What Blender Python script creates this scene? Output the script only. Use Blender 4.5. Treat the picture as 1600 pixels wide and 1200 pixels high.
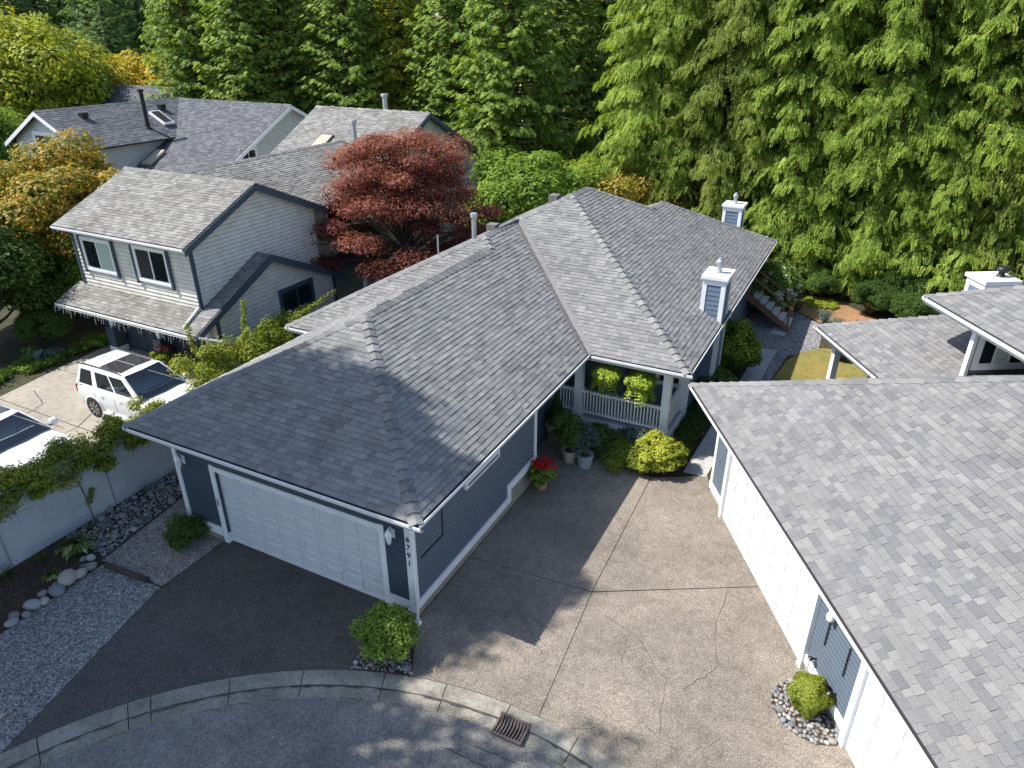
import bpy, bmesh, math, random
import numpy as np
from mathutils import Vector, Matrix
R = math.radians
for o in list(bpy.data.objects): bpy.data.objects.remove(o)
sc = bpy.context.scene
COL = sc.collection
# ---------------------------------------------------------------- camera
cam = bpy.data.objects.new('camera', bpy.data.cameras.new('camera')); COL.objects.link(cam)
CAMP = np.array([0.0, 0.0, 11.62])
cam.location = CAMP; cam.rotation_euler = (R(90-26.8), 0, 0)
cam.data.sensor_fit = 'HORIZONTAL'; cam.data.sensor_width = 36; cam.data.lens = 36*1106/1600
cam.data.clip_start = .1; cam.data.clip_end = 2000
sc.camera = cam
# ---------------------------------------------------------------- sky and sun
SUN_EL, SUN_AZ = R(51.7), (-.998, .064)
w = bpy.data.worlds.new('World'); sc.world = w; w.use_nodes = True
wn = w.node_tree; sky = wn.nodes.new('ShaderNodeTexSky'); sky.sky_type = 'NISHITA'; sky.sun_disc = False
sky.sun_elevation = SUN_EL; sky.sun_rotation = math.atan2(SUN_AZ[0], SUN_AZ[1]) % (2*math.pi)
sky.air_density = 1.0; sky.dust_density = .8; sky.ozone_density = 1.0
bg = wn.nodes['Background']; wn.links.new(sky.outputs[0], bg.inputs[0]); bg.inputs[1].default_value = .15
sun = bpy.data.objects.new('sun', bpy.data.lights.new('sun', 'SUN')); COL.objects.link(sun)
sun.data.energy = 4.8; sun.data.angle = R(.53); sun.data.color = (1, .95, .87)
sun.rotation_euler = Vector((-SUN_AZ[0]*math.cos(SUN_EL), -SUN_AZ[1]*math.cos(SUN_EL), -math.sin(SUN_EL))).to_track_quat('-Z', 'Y').to_euler()
sun.location = (-30, 10, 40)
sc.view_settings.view_transform = 'Standard'; sc.view_settings.look = 'None'; sc.view_settings.gamma = 1
sc.view_settings.exposure = .8; sc.view_settings.use_curve_mapping = False
# ---------------------------------------------------------------- frames of the two lots
PSI = R(-27.0); O0 = np.array([-2.096, 11.578, 0.0])
UX = np.array([math.cos(PSI), math.sin(PSI), 0]); VX = np.array([-UX[1], UX[0], 0])
def W(u, v, z=0): return tuple(O0 + u*UX + v*VX + np.array([0, 0, z]))
RO = np.array([4.868, 17.164, 0.0]); RPSI = R(3.7)
RX = np.array([math.cos(RPSI), math.sin(RPSI), 0]); RY = np.array([-RX[1], RX[0], 0])
def WR(x, y, z=0): return tuple(RO + x*RX + y*RY + np.array([0, 0, z]))
# ---------------------------------------------------------------- materials
MATS = {}
class NT:
    def __init__(s, name):
        s.m = bpy.data.materials.new(name); s.m.use_nodes = True; s.t = s.m.node_tree; s.b = s.t.nodes['Principled BSDF']
        MATS[name] = s.m
    def n(s, typ, **kw):
        x = s.t.nodes.new('ShaderNode'+typ)
        for k, v in kw.items():
            if k in x.inputs: x.inputs[k].default_value = v
            else: setattr(x, k, v)
        return x
    def l(s, a, b): s.t.links.new(a, b)
    def pos(s, obj=False):
        return s.n('TexCoord').outputs['Object'] if obj else s.n('NewGeometry').outputs['Position']
    def noise(s, scale, detail=3, rough=.55, vec=None):
        x = s.n('TexNoise'); x.inputs['Scale'].default_value = scale; x.inputs['Detail'].default_value = detail; x.inputs['Roughness'].default_value = rough
        s.l(vec if vec is not None else s.pos(), x.inputs['Vector']); return x.outputs[0]
    def vor(s, scale, out='Color', vec=None, feature='F1'):
        x = s.n('TexVoronoi'); x.feature = feature; x.inputs['Scale'].default_value = scale
        s.l(vec if vec is not None else s.pos(), x.inputs['Vector']); return x.outputs[out]
    def ramp(s, fac, stops, interp='LINEAR'):
        x = s.n('ValToRGB'); cr = x.color_ramp; cr.interpolation = interp
        while len(cr.elements) < len(stops): cr.elements.new(.5)
        for e, (p, c) in zip(cr.elements, stops): e.position = p; e.color = tuple(c)+(1,) if len(c) == 3 else c
        s.l(fac, x.inputs[0]); return x.outputs[0]
    def mix(s, a, b, fac, typ='MIX'):
        x = s.n('Mix', data_type='RGBA', blend_type=typ)
        for v, i in ((fac, 0), (a, 6), (b, 7)):
            if hasattr(v, 'links'): s.l(v, x.inputs[i])
            else: x.inputs[i].default_value = v if i == 0 else tuple(v)+(1,)
        return x.outputs[2]
    def math(s, op, a, b=0.):
        x = s.n('Math', operation=op)
        for i, v in enumerate((a, b)):
            if hasattr(v, 'links'): s.l(v, x.inputs[i])
            else: x.inputs[i].default_value = v
        return x.outputs[0]
    def bump(s, h, dist=.01, strength=.6):
        x = s.n('Bump'); x.inputs['Strength'].default_value = strength; x.inputs['Distance'].default_value = dist
        s.l(h, x.inputs['Height']); s.l(x.outputs[0], s.b.inputs['Normal'])
    def col(s, c):
        if hasattr(c, 'links'): s.l(c, s.b.inputs['Base Color'])
        else: s.b.inputs['Base Color'].default_value = tuple(c)+(1,)
    def set(s, rough=.6, metal=0., spec=None):
        s.b.inputs['Roughness'].default_value = rough; s.b.inputs['Metallic'].default_value = metal
        if spec is not None: s.b.inputs['Specular IOR Level'].default_value = spec
        return s
def g3(v, tint=(1, 1, 1)): return tuple(v*t for t in tint)
def paint(name, c, rough=.55, dirt=.18, scale=3., bumps=0., spec=.4):
    t = NT(name); d = t.noise(scale, 5, .65); f = t.noise(scale*14, 3)
    k = t.mix(c, g3(1-dirt*1.6, c), t.ramp(d, [(.4, (0, 0, 0)), (.75, (1, 1, 1))]))
    k = t.mix(k, g3(1+dirt*.35, c), t.math('MULTIPLY', f, .5)); t.col(k); t.set(rough, 0, spec)
    if bumps: t.bump(f, .004, bumps)
    return t.m
def flat(name, c, rough=.5, metal=0., spec=.5): t = NT(name); t.col(c); t.set(rough, metal, spec); return t.m
def shingle_mat(name, stops, stain=(.62, .6, .56), stain_amt=.35):
    t = NT(name); a = t.n('Attribute', attribute_name='tint').outputs['Fac']
    r = t.n('ObjectInfo').outputs['Random']; f = t.math('FRACT', t.math('ADD', a, r))
    c = t.ramp(f, stops, 'LINEAR')
    gr = t.noise(55, 2, .7); c = t.mix(c, t.ramp(gr, [(.25, (.45, .45, .45)), (.75, (1.5, 1.5, 1.5))]), .55, 'MULTIPLY')
    st = t.noise(.55, 5, .6); c = t.mix(c, stain, t.ramp(st, [(.45, (0, 0, 0)), (.75, (stain_amt,)*3)]), 'MULTIPLY')
    # streaks of grit and lichen running down the slope
    mp = t.n('Mapping'); mp.inputs['Scale'].default_value = (2.2, .5, .5); t.l(t.pos(True), mp.inputs[0])
    s2 = t.noise(1.4, 4, .6, mp.outputs[0]); c = t.mix(c, (.8, .79, .77), t.ramp(s2, [(.5, (0, 0, 0)), (.8, (.5,)*3)]), 'MULTIPLY')
    t.col(c); t.set(.92, 0, .25); t.bump(gr, .004, .5); return t.m
shingle_mat('shingle_main', [(0, (.148, .149, .152)), (.3, (.184, .184, .184)), (.7, (.208, .206, .203)), (1, (.245, .241, .234))], stain_amt=.45)
shingle_mat('shingle_right', [(0, (.135, .136, .146)), (.2, (.158, .158, .164)), (.5, (.18, .179, .178)), (.8, (.197, .195, .192)), (1, (.222, .219, .213))], stain_amt=.3)
shingle_mat('shingle_left', [(0, (.15, .147, .14)), (.4, (.195, .191, .181)), (.75, (.232, .228, .217)), (1, (.27, .265, .25))], (.6, .54, .5), .7)
shingle_mat('shingle_dark', [(0, (.075, .078, .088)), (.5, (.105, .108, .12)), (1, (.145, .147, .158))], stain_amt=.15)
paint('roof_deck', (.045, .045, .047), .9)
paint('flashing', (.16, .15, .15), .6)
paint('siding_blue', (.105, .138, .182), .6, .12)
paint('siding_chimney', (.13, .185, .255), .6, .1)
paint('joint_shade_cream', (.24, .225, .19), .8, .2)  # tones for siding lap strips: shadow line and joint dirt put into colour
paint('joint_shade_blue', (.035, .045, .06), .8, .2)
paint('joint_shade_pale', (.3, .3, .28), .8, .2)
paint('siding_cream', (.62, .6, .54), .65, .22)
paint('siding_pale', (.56, .57, .55), .65, .15)
paint('siding_tan', (.5, .45, .37), .7, .2)
paint('navy_trim', (.05, .072, .1), .55, .15)
paint('navy_door', (.03, .045, .06), .5, .15)
paint('white_trim', (.78, .79, .8), .45, .1)
paint('white_door', (.62, .63, .65), .4, .05, 1.)
paint('gutter_dirt', (.12, .075, .045), .95, .5)
paint('soffit', (.6, .6, .6), .7)
paint('cedar_wood', (.2, .105, .06), .7, .35)
paint('old_timber', (.07, .055, .045), .9, .4)
paint('grey_step', (.42, .4, .37), .8, .2)
paint('foundation', (.3, .27, .22), .9, .25)
paint('dark_interior', (.02, .02, .022), .8, 0.)
paint('curtain_white', (.6, .6, .57), .9, .1)
paint('curtain', (.35, .45, .4), .9, .1)
paint('brown_metal', (.125, .095, .083), .6, .4, 12)
paint('terracotta', (.4, .25, .16), .85, .3, 8)
paint('pot_grey', (.27, .3, .34), .6, .2, 8)
paint('pot_tan', (.42, .35, .27), .8, .3, 8)
paint('bowl_black', (.012, .012, .013), .5, .2)
flat('metal_grey', (.42, .44, .46), .45, .6); flat('metal_white', (.75, .76, .78), .35, 0)
flat('black', (.01, .01, .01), .45); flat('rubber', (.02, .02, .021), .8)
flat('rim', (.55, .55, .56), .3, .85); flat('chrome', (.6, .6, .6), .2, 1)
flat('tarp_blue', (.02, .09, .42), .5); flat('lamp_lens', (.8, .8, .75), .2)
t = NT('car_paint'); t.col((.7, .71, .72)); t.set(.25, 0, .5); t.b.inputs['Coat Weight'].default_value = .6; t.b.inputs['Coat Roughness'].default_value = .05
t = NT('glass_dark'); t.col((.012, .016, .02)); t.set(.04, 0, .7)
t = NT('glass_car'); t.col((.03, .045, .065)); t.set(.03, 0, .8)
t = NT('glass_clear'); tp = t.n('BsdfTransparent'); tp.inputs[0].default_value = (.62, .72, .72, 1); gl = t.n('BsdfGlossy'); gl.inputs['Roughness'].default_value = .02
fr = t.n('Fresnel'); fr.inputs[0].default_value = 1.9; mx = t.n('MixShader'); t.l(fr.outputs[0], mx.inputs[0]); t.l(tp.outputs[0], mx.inputs[1]); t.l(gl.outputs[0], mx.inputs[2]); t.l(mx.outputs[0], t.t.nodes['Material Output'].inputs[0])
paint('car_trim', (.05, .055, .06), .8, .2); paint('car_seat', (.3, .28, .25), .85, .2)
t = NT('glass_sunroof'); t.col((.035, .03, .032)); t.set(.08, 0, .6)
t = NT('fence_panel'); d = t.noise(1.2, 5, .7); f = t.noise(60, 3, .7)
t.col(t.mix((.5, .52, .53), (.3, .32, .33), t.ramp(d, [(.4, (0, 0, 0)), (.8, (.7,)*3)]))); t.set(.85, 0, .2); t.bump(f, .006, .5)
def ground_mat(name, base, alt, speck, sp_scale, stain_scale=.35, bump=.01, speck_amt=.6, rough=.9):
    t = NT(name); big = t.noise(stain_scale, 6, .65); c = t.mix(base, alt, t.ramp(big, [(.38, (0, 0, 0)), (.68, (1, 1, 1))]))
    mid = t.noise(stain_scale*9, 4, .6); c = t.mix(c, (.72, .71, .7), t.ramp(mid, [(.45, (0, 0, 0)), (.72, (.8,)*3)]), 'MULTIPLY')
    x = t.n('SeparateColor'); t.l(t.vor(sp_scale), x.inputs[0])
    sp = t.ramp(x.outputs[0], speck); c = t.mix(c, sp, speck_amt, 'MULTIPLY')
    t.col(c); t.set(rough, 0, .25); h = t.vor(sp_scale, 'Distance'); t.bump(h, bump, .7); return t
SP = [(0, (.25, .24, .24)), (.35, (.7, .68, .66)), (.7, (1.15, 1.1, 1.05)), (1, (2.1, 1.95, 1.75))]
ground_mat('aggregate', (.248, .22, .187), (.152, .138, .122), SP, 75, .4, .005, .62)
ground_mat('aggregate_shaded', (.105, .097, .09), (.075, .07, .068), SP, 75, .5, .005, .7)  # shaded copy of the aggregate, with deeper shade put into its colour
ground_mat('asphalt', (.225, .212, .195), (.135, .13, .124), [(0, (.6,)*3), (.6, (1,)*3), (1, (1.6,)*3)], 40, .45, .006, .7)
ground_mat('concrete_old', (.33, .3, .25), (.25, .232, .198), [(0, (.8,)*3), (1, (1.15,)*3)], 26, .5, .003, .6)
ground_mat('concrete_walk', (.42, .42, .41), (.34, .34, .33), [(0, (.8,)*3), (1, (1.15,)*3)], 26, .5, .003, .6)
ground_mat('kerb_concrete', (.30, .28, .24), (.17, .16, .135), [(0, (.7,)*3), (1, (1.2,)*3)], 30, 1.1, .004, .6)
ground_mat('gravel_blue', (.27, .268, .266), (.215, .214, .213), [(0, (.18,)*3), (.3, (.6,)*3), (.8, (1.2,)*3), (1, (1.9,)*3)], 34, .5, .02, .95)
ground_mat('gravel_pink', (.34, .30, .275), (.26, .235, .22), [(0, (.2,)*3), (.3, (.65,)*3), (.8, (1.2,)*3), (1, (1.7,)*3)], 36, .5, .02, .95)
ground_mat('gravel_path', (.25, .245, .255), (.18, .178, .185), [(0, (.18,)*3), (.3, (.6,)*3), (.8, (1.2,)*3), (1, (1.8,)*3)], 26, .5, .02, .95)
ground_mat('soil', (.085, .055, .04), (.055, .04, .032), [(0, (.5,)*3), (.7, (1,)*3), (1, (2.2, 1.7, 1.3))], 22, .8, .02, .7)
ground_mat('mulch_orange', (.36, .2, .1), (.25, .14, .075), [(0, (.5,)*3), (1, (1.3,)*3)], 24, .8, .02, .7)
ground_mat('ground', (.045, .05, .022), (.06, .045, .03), [(0, (.5,)*3), (1, (1.4,)*3)], 9, .12, .03, .7)
ground_mat('lawn', (.25, .2, .06), (.15, .155, .04), [(0, (.55,)*3), (1, (1.35,)*3)], 40, .35, .02, .8)
ground_mat('grass_green', (.07, .11, .02), (.1, .13, .03), [(0, (.55,)*3), (1, (1.35,)*3)], 30, .3, .02, .8)
ground_mat('moss', (.16, .16, .03), (.09, .1, .03), [(0, (.6,)*3), (1, (1.3,)*3)], 30)
ground_mat('gutter_stain', (.1, .092, .078), (.065, .06, .052), [(0, (.6,)*3), (1, (1.3,)*3)], 30)
ground_mat('crack', (.085, .073, .062), (.06, .052, .045), [(0, (.6,)*3), (1, (1.2,)*3)], 30)
t = NT('river_rock'); r = t.n('ObjectInfo').outputs['Random']; a = t.n('Attribute', attribute_name='tint').outputs['Fac']
c = t.ramp(t.math('FRACT', t.math('ADD', a, r)), [(0, (.13, .135, .145)), (.3, (.22, .215, .21)), (.55, (.3, .27, .235)), (.75, (.2, .225, .25)), (.93, (.46, .44, .41)), (1, (.36, .2, .09))])
c = t.mix(c, (.6, .6, .6), t.ramp(t.noise(25, 4, .6), [(.4, (0, 0, 0)), (.7, (.7,)*3)]), 'MULTIPLY'); t.col(c); t.set(.75, 0, .3)
def fol(name, c0, c1, c2, tr=.35, rough=.55):
    t = NT(name); a = t.n('Attribute', attribute_name='tint').outputs['Fac']
    r = t.n('ObjectInfo').outputs['Random']; n = t.noise(.5, 3)
    f = t.math('ADD', a, t.math('MULTIPLY', t.math('SUBTRACT', r, .5), .2)); f = t.math('ADD', f, t.math('MULTIPLY', t.math('SUBTRACT', n, .5), .35))
    c = t.ramp(f, [(.08, c0), (.5, c1), (.95, c2)])
    t.col(c); t.set(rough, 0, .15)
    tl = t.n('BsdfTranslucent'); t.l(t.mix(c, (1.25, 1.2, .55), 1., 'MULTIPLY'), tl.inputs[0])
    mx = t.n('MixShader'); mx.inputs[0].default_value = tr
    t.l(t.b.outputs[0], mx.inputs[1]); t.l(tl.outputs[0], mx.inputs[2]); t.l(mx.outputs[0], t.t.nodes['Material Output'].inputs[0]); return t.m
fol('fol_cedar', (0.075, 0.12, 0.016), (0.2, 0.29, 0.04), (0.4, 0.49, 0.09), .42)
fol('fol_cedar_olive', (0.085, 0.115, 0.018), (0.2, 0.255, 0.042), (0.37, 0.42, 0.09), .42)
fol('fol_cypress', (0.07, 0.12, 0.022), (0.18, 0.275, 0.046), (0.35, 0.44, 0.085), .42)
fol('fol_cypress_gold', (0.12, 0.14, 0.018), (0.33, 0.34, 0.045), (0.56, 0.5, 0.07), .42)
fol('fol_pine', (0.05, 0.1, 0.035), (0.115, 0.21, 0.07), (0.23, 0.33, 0.11), .42)
fol('fol_green', (0.05, 0.1, 0.018), (0.14, 0.235, 0.035), (0.3, 0.41, 0.07), .42)
fol('fol_dark', (0.03, 0.06, 0.016), (0.075, 0.135, 0.03), (0.15, 0.235, 0.055), .42)
fol('fol_lime', (.08, .12, .012), (.22, .28, .03), (.46, .46, .06))
fol('fol_yellow', (.16, .17, .02), (.42, .36, .035), (.68, .5, .06))
fol('fol_autumn', (0.12, 0.16, 0.025), (0.36, 0.29, 0.05), (0.58, 0.3, 0.07))
fol('fol_maple', (.1, .033, .03), (.24, .085, .07), (.46, .205, .145), .45)
fol('fol_bluegreen', (.05, .085, .075), (.1, .155, .135), (.2, .26, .22))
fol('fol_hosta', (.05, .1, .02), (.12, .2, .045), (.5, .52, .28))
fol('fol_box', (.07, .11, .014), (.18, .23, .028), (.34, .35, .055))
fol('fol_fern', (.1, .16, .015), (.28, .38, .035), (.5, .56, .09))
fol('petal_red', (.3, .004, .006), (.55, .008, .012), (.7, .03, .03), .2)
fol('petal_white', (.45, .46, .3), (.7, .7, .58), (.82, .82, .76), .2)
fol('petal_pink', (.45, .08, .2), (.62, .18, .32), (.75, .35, .45), .2)
paint('bark', (.1, .075, .055), .95, .4, 6, .6)
M = MATS
# ---------------------------------------------------------------- mesh helpers
def tag(o, label=None, cat=None, group=None, kind=None):
    if label: o['label'] = label
    if cat: o['category'] = cat
    if group: o['group'] = group
    if kind: o['kind'] = kind
    return o
def link(name, me, parent=None):
    o = bpy.data.objects.new(name, me); COL.objects.link(o)
    if parent is not None: o.parent = parent
    return o
def empty(name, label, cat, loc=(0, 0, 0), rz=0, group=None):
    o = link(name, None); o.location = loc; o.rotation_euler = (0, 0, rz); o.empty_display_size = .2
    return tag(o, label, cat, group)
class MB:
    def __init__(s): s.v = []; s.f = []; s.t = []
    def add(s, vs, fs, tint=0.):
        n = len(s.v); s.v += [tuple(p) for p in vs]; s.f += [tuple(i+n for i in f) for f in fs]; s.t += [tint]*len(fs); return s
    def box(s, x0, x1, y0, y1, z0, z1, tint=0.):
        if x0 > x1: x0, x1 = x1, x0
        if y0 > y1: y0, y1 = y1, y0
        return s.add([(x, y, z) for z in (z0, z1) for x, y in ((x0, y0), (x1, y0), (x1, y1), (x0, y1))],
                     [(3, 2, 1, 0), (4, 5, 6, 7), (0, 1, 5, 4), (1, 2, 6, 5), (2, 3, 7, 6), (3, 0, 4, 7)], tint)
    def prism(s, poly, d, tint=0.):      # polygon of 3-D points extruded along vector d
        n = len(poly); d = np.array(d); a = [np.array(p, float) for p in poly]
        nr = np.cross(a[1]-a[0], a[2]-a[1])
        if nr @ d > 0: a = a[::-1]
        return s.add(a+[p+d for p in a], [tuple(range(n)), tuple(range(2*n-1, n-1, -1))]+[(i, i+n, (i+1) % n+n, (i+1) % n) for i in range(n)], tint)
    def tube(s, pts, rad, n=8, cap=True, tint=0.):
        pts = [np.array(p, float) for p in pts]; rad = rad if hasattr(rad, '__len__') else [rad]*len(pts)
        base = len(s.v); rings = []
        for i, p in enumerate(pts):
            d = pts[min(i+1, len(pts)-1)]-pts[max(i-1, 0)]; d = d/(np.linalg.norm(d)+1e-9)
            a = np.cross(d, (0, 0, 1) if abs(d[2]) < .9 else (1, 0, 0)); a = a/np.linalg.norm(a); b = np.cross(d, a)
            rings.append([p+rad[i]*(math.cos(k*2*math.pi/n)*a+math.sin(k*2*math.pi/n)*b) for k in range(n)])
        vs = [q for r in rings for q in r]; fs = []
        for i in range(len(pts)-1):
            for k in range(n): fs.append((i*n+k, i*n+(k+1) % n, (i+1)*n+(k+1) % n, (i+1)*n+k))
        if cap: fs += [tuple(range(n-1, -1, -1)), tuple((len(pts)-1)*n+k for k in range(n))]
        return s.add(vs, fs, tint)
    def lathe(s, prof, c=(0, 0), n=20, tint=0.):
        vs = [(c[0]+r*math.cos(k*2*math.pi/n), c[1]+r*math.sin(k*2*math.pi/n), z) for r, z in prof for k in range(n)]; fs = []
        for i in range(len(prof)-1):
            for k in range(n): fs.append((i*n+k, i*n+(k+1) % n, (i+1)*n+(k+1) % n, (i+1)*n+k))
        fs += [tuple(range(n-1, -1, -1)), tuple((len(prof)-1)*n+k for k in range(n))]
        return s.add(vs, fs, tint)
    def mesh(s, name, mat, smooth=False):
        me = bpy.data.meshes.new(name); me.from_pydata([tuple(float(c) for c in p) for p in s.v], [], s.f); me.materials.append(M[mat])
        at = me.attributes.new('tint', 'FLOAT', 'FACE'); at.data.foreach_set('value', s.t)
        if smooth:
            me.shade_smooth()
            try: me.set_sharp_from_angle(angle=R(38))
            except Exception: pass
        return me
    def build(s, name, mat, parent=None, smooth=False, kind=None):
        o = link(name, s.mesh(name, mat, smooth), parent)
        if kind: o['kind'] = kind
        return o
def box(name, mat, parent, *a, bevel=0):
    o = MB().box(*a).build(name, mat, parent)
    if bevel: b = o.modifiers.new('bevel', 'BEVEL'); b.width = bevel; b.segments = 2
    return o
def sheet(name, mat, pts, z=0., parent=None, thick=.06, kind='structure'):
    p = [(q[0], q[1], z) for q in pts]; n = len(p); m = MB()
    area = sum(p[i][0]*p[(i+1) % n][1]-p[(i+1) % n][0]*p[i][1] for i in range(n))
    if area < 0: p = p[::-1]
    m.add(p+[(x, y, zz-thick) for x, y, zz in p], [tuple(range(n))]+[(i, i+n, (i+1) % n+n, (i+1) % n) for i in range(n)])
    o = m.build(name, mat, parent)
    if kind and parent is None: o['kind'] = kind
    return o
def ribbon(pts, width, seed=0):
    rnd = random.Random(seed); m = MB(); L = []; Rr = []
    for i, p in enumerate(pts):
        a = np.array(pts[max(i-1, 0)][:2]); b = np.array(pts[min(i+1, len(pts)-1)][:2]); d = (b-a)/(np.linalg.norm(b-a)+1e-9)
        nn = np.array([-d[1], d[0]])*width*.5*rnd.uniform(.6, 1.3); z = p[2]
        L.append((p[0]+nn[0], p[1]+nn[1], z)); Rr.append((p[0]-nn[0], p[1]-nn[1], z))
    n = len(pts); m.add(L+Rr, [(i+n, i+1+n, i+1, i) for i in range(n-1)]); return m
def wiggle(a, b, n, amp, z, seed):
    rnd = random.Random(seed); a = np.array(a[:2]); b = np.array(b[:2]); d = b-a; nn = np.array([-d[1], d[0]])/np.linalg.norm(d); out = []; off = 0
    for i in range(n+1):
        t = i/n; off += rnd.uniform(-amp, amp); k = off*math.sin(math.pi*t)
        q = a+d*t+nn*k; out.append((q[0], q[1], z))
    return out
# ---------------------------------------------------------------- foliage
class Leaves:
    def __init__(s, seed): s.P = []; s.A = []; s.N = []; s.L = []; s.Wd = []; s.T = []; s.r = np.random.default_rng(seed)
    def add(s, P, A, N, L, Wd, T): s.P.append(P); s.A.append(A); s.N.append(N); s.L.append(L); s.Wd.append(Wd); s.T.append(T)
    def unit(s, n): v = s.r.normal(size=(n, 3)); return v/np.linalg.norm(v, axis=1, keepdims=True)
    def blob(s, c, rad, n, leaf, tint=.5, shell=.55, droop=.2, wr=.6, up=.35, tvar=.16, flat=.7):
        r = s.r; d = s.unit(n); rad = np.array(rad if hasattr(rad, '__len__') else (rad,)*3)
        k = shell+(1-shell)*r.random(n)**.6; lump = 1+.16*np.sin(d[:, 0]*5.1+c[0]*3)*np.cos(d[:, 1]*4.3+c[1]*2)+.1*np.sin(d[:, 2]*6+c[2])
        P = np.array(c)+d*rad*(k*lump)[:, None]
        N = d/rad; N /= np.linalg.norm(N, axis=1, keepdims=True); N = N*flat+s.unit(n)*(1-flat)*1.4+np.array([0, 0, up])
        A = s.unit(n)+np.array([0, 0, -droop]); s.add(P, A, N, leaf*r.uniform(.7, 1.3, n), leaf*wr*r.uniform(.7, 1.3, n), np.clip(tint+r.normal(0, tvar, n), 0, 1))
    def mesh(s, name, mat):
        P, A, N, L, Wd, T = [np.concatenate(x) for x in (s.P, s.A, s.N, s.L, s.Wd, s.T)]
        n = len(P); N = N/(np.linalg.norm(N, axis=1, keepdims=True)+1e-9)
        A = A-N*(A*N).sum(1, keepdims=True); A /= np.linalg.norm(A, axis=1, keepdims=True)+1e-9; S = np.cross(N, A)
        V = np.empty((n, 4, 3)); V[:, 0] = P-A*L[:, None]*.5
        V[:, 1] = P+S*Wd[:, None]*.5+N*(Wd*.12)[:, None]; V[:, 2] = P+A*L[:, None]*.5; V[:, 3] = P-S*Wd[:, None]*.5+N*(Wd*.12)[:, None]
        me = bpy.data.meshes.new(name); me.vertices.add(n*4); me.vertices.foreach_set('co', V.astype(np.float32).ravel())
        me.loops.add(n*4); me.loops.foreach_set('vertex_index', np.arange(n*4, dtype=np.int32))
        me.polygons.add(n); me.polygons.foreach_set('loop_start', np.arange(n, dtype=np.int32)*4)
        at = me.attributes.new('tint', 'FLOAT', 'FACE'); at.data.foreach_set('value', T.astype(np.float32))
        me.materials.append(M[mat]); me.update(calc_edges=True); return me
def cedar_meshes(seed, H, Rad, nb, mat, spray=.75, dens=1., low=.04, droop=1., prof=.7, leafw=.40, nleaf=12, lk=.46):
    """a drooping conifer: limbs in a spiral, each carrying hanging sprays"""
    L = Leaves(seed); r = L.r; tr = MB()
    tr.tube([(0, 0, 0), (.05, .02, H*.3), (-.04, .03, H*.65), (0, 0, H*.99)], [Rad*.11, Rad*.085, Rad*.05, .02], 9)
    for b in range(nb):
        f = (b+.5)/nb; f = f**.92; z = H*(low+(.985-low)*f); rr = Rad*(1-f)**prof*r.uniform(.72, 1.12)*(.82+.18*min(1, f*9))+.18
        az = b*2.39996+r.normal(0, .25); d = np.array([math.cos(az), math.sin(az), 0]); tg = np.array([-d[1], d[0], 0])
        hz = lambda t: z+rr*(.22*t-.62*droop*t*t+.22*t**4)
        tr.tube([d*.02+np.array([0, 0, hz(0)]), d*rr*.5+np.array([0, 0, hz(.5)]), d*rr*.95+np.array([0, 0, hz(.95)])], [.05*rr/Rad+.015, .03*rr/Rad+.01, .006], 4, False)
        ns = max(5, int(dens*(5+34*rr/Rad*(rr/Rad*.5+.5)))); t = .18+.86*r.random(ns)**.7
        lat = r.normal(0, .145, ns)*rr*(1.15-t*.55)
        p = d*(rr*t)[:, None]+tg*lat[:, None]; p[:, 2] += np.array([hz(q) for q in t])-.22*np.abs(lat)+r.normal(0, .06, ns)
        sl = spray*r.uniform(.6, 1.25, ns)*(.55+.45*min(1, rr/Rad*1.6)); od = d*.75+tg*(np.sign(lat)*.55+r.normal(0, .3, ns))[:, None]+r.normal(0, .15, (ns, 3)); od[:, 2] = 0
        od /= np.linalg.norm(od, axis=1, keepdims=True); sd = np.stack([-od[:, 1], od[:, 0], np.zeros(ns)], 1)
        st = r.normal(.38, .17, ns)
        for i in range(nleaf):
            s_ = (i+.6)/nleaf; sg = 1 if i % 2 else -1
            q = p+od*(sl*.5*s_)[:, None]; q[:, 2] += -sl*(.62*droop*s_**1.35)+.05
            wd = (1-.62*s_); ax = od*.42+sd*(sg*(.8*wd+.05))[None].T if False else od*.42+sd*(sg*(.8*wd+.05))+np.array([0, 0, -.62*droop])+r.normal(0, .18, (ns, 3))
            ln = sl*(lk*(1-.4*s_)); q = q+sd*(sg*.14*wd*sl)[:, None]
            nm = od*.62+np.array([0, 0, .75])+r.normal(0, .3, (ns, 3))+d*.25
            L.add(q, ax, nm, ln, ln*leafw, np.clip(st+.3*s_+r.normal(0, .07, ns), 0, 1))
    return tr.mesh('trunk', 'bark'), L.mesh('crown', mat)
def crown_clumps(seed, c, rad, k, frac=(.3, .45), low=-.55):
    r = random.Random(seed); out = []
    for i in range(k):
        z = 1-(i+.5)/k*(1-low); a = i*2.39996+r.uniform(-.4, .4); h = math.sqrt(max(0, 1-z*z)); q = r.uniform(.5, .95)
        f = r.uniform(*frac)*r.choice((.7, 1, 1.15)); out.append(((c[0]+rad[0]*q*h*math.cos(a), c[1]+rad[1]*q*h*math.sin(a), c[2]+rad[2]*q*z), (rad[0]*f, rad[1]*f, rad[2]*f*.85)))
    return out
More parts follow.
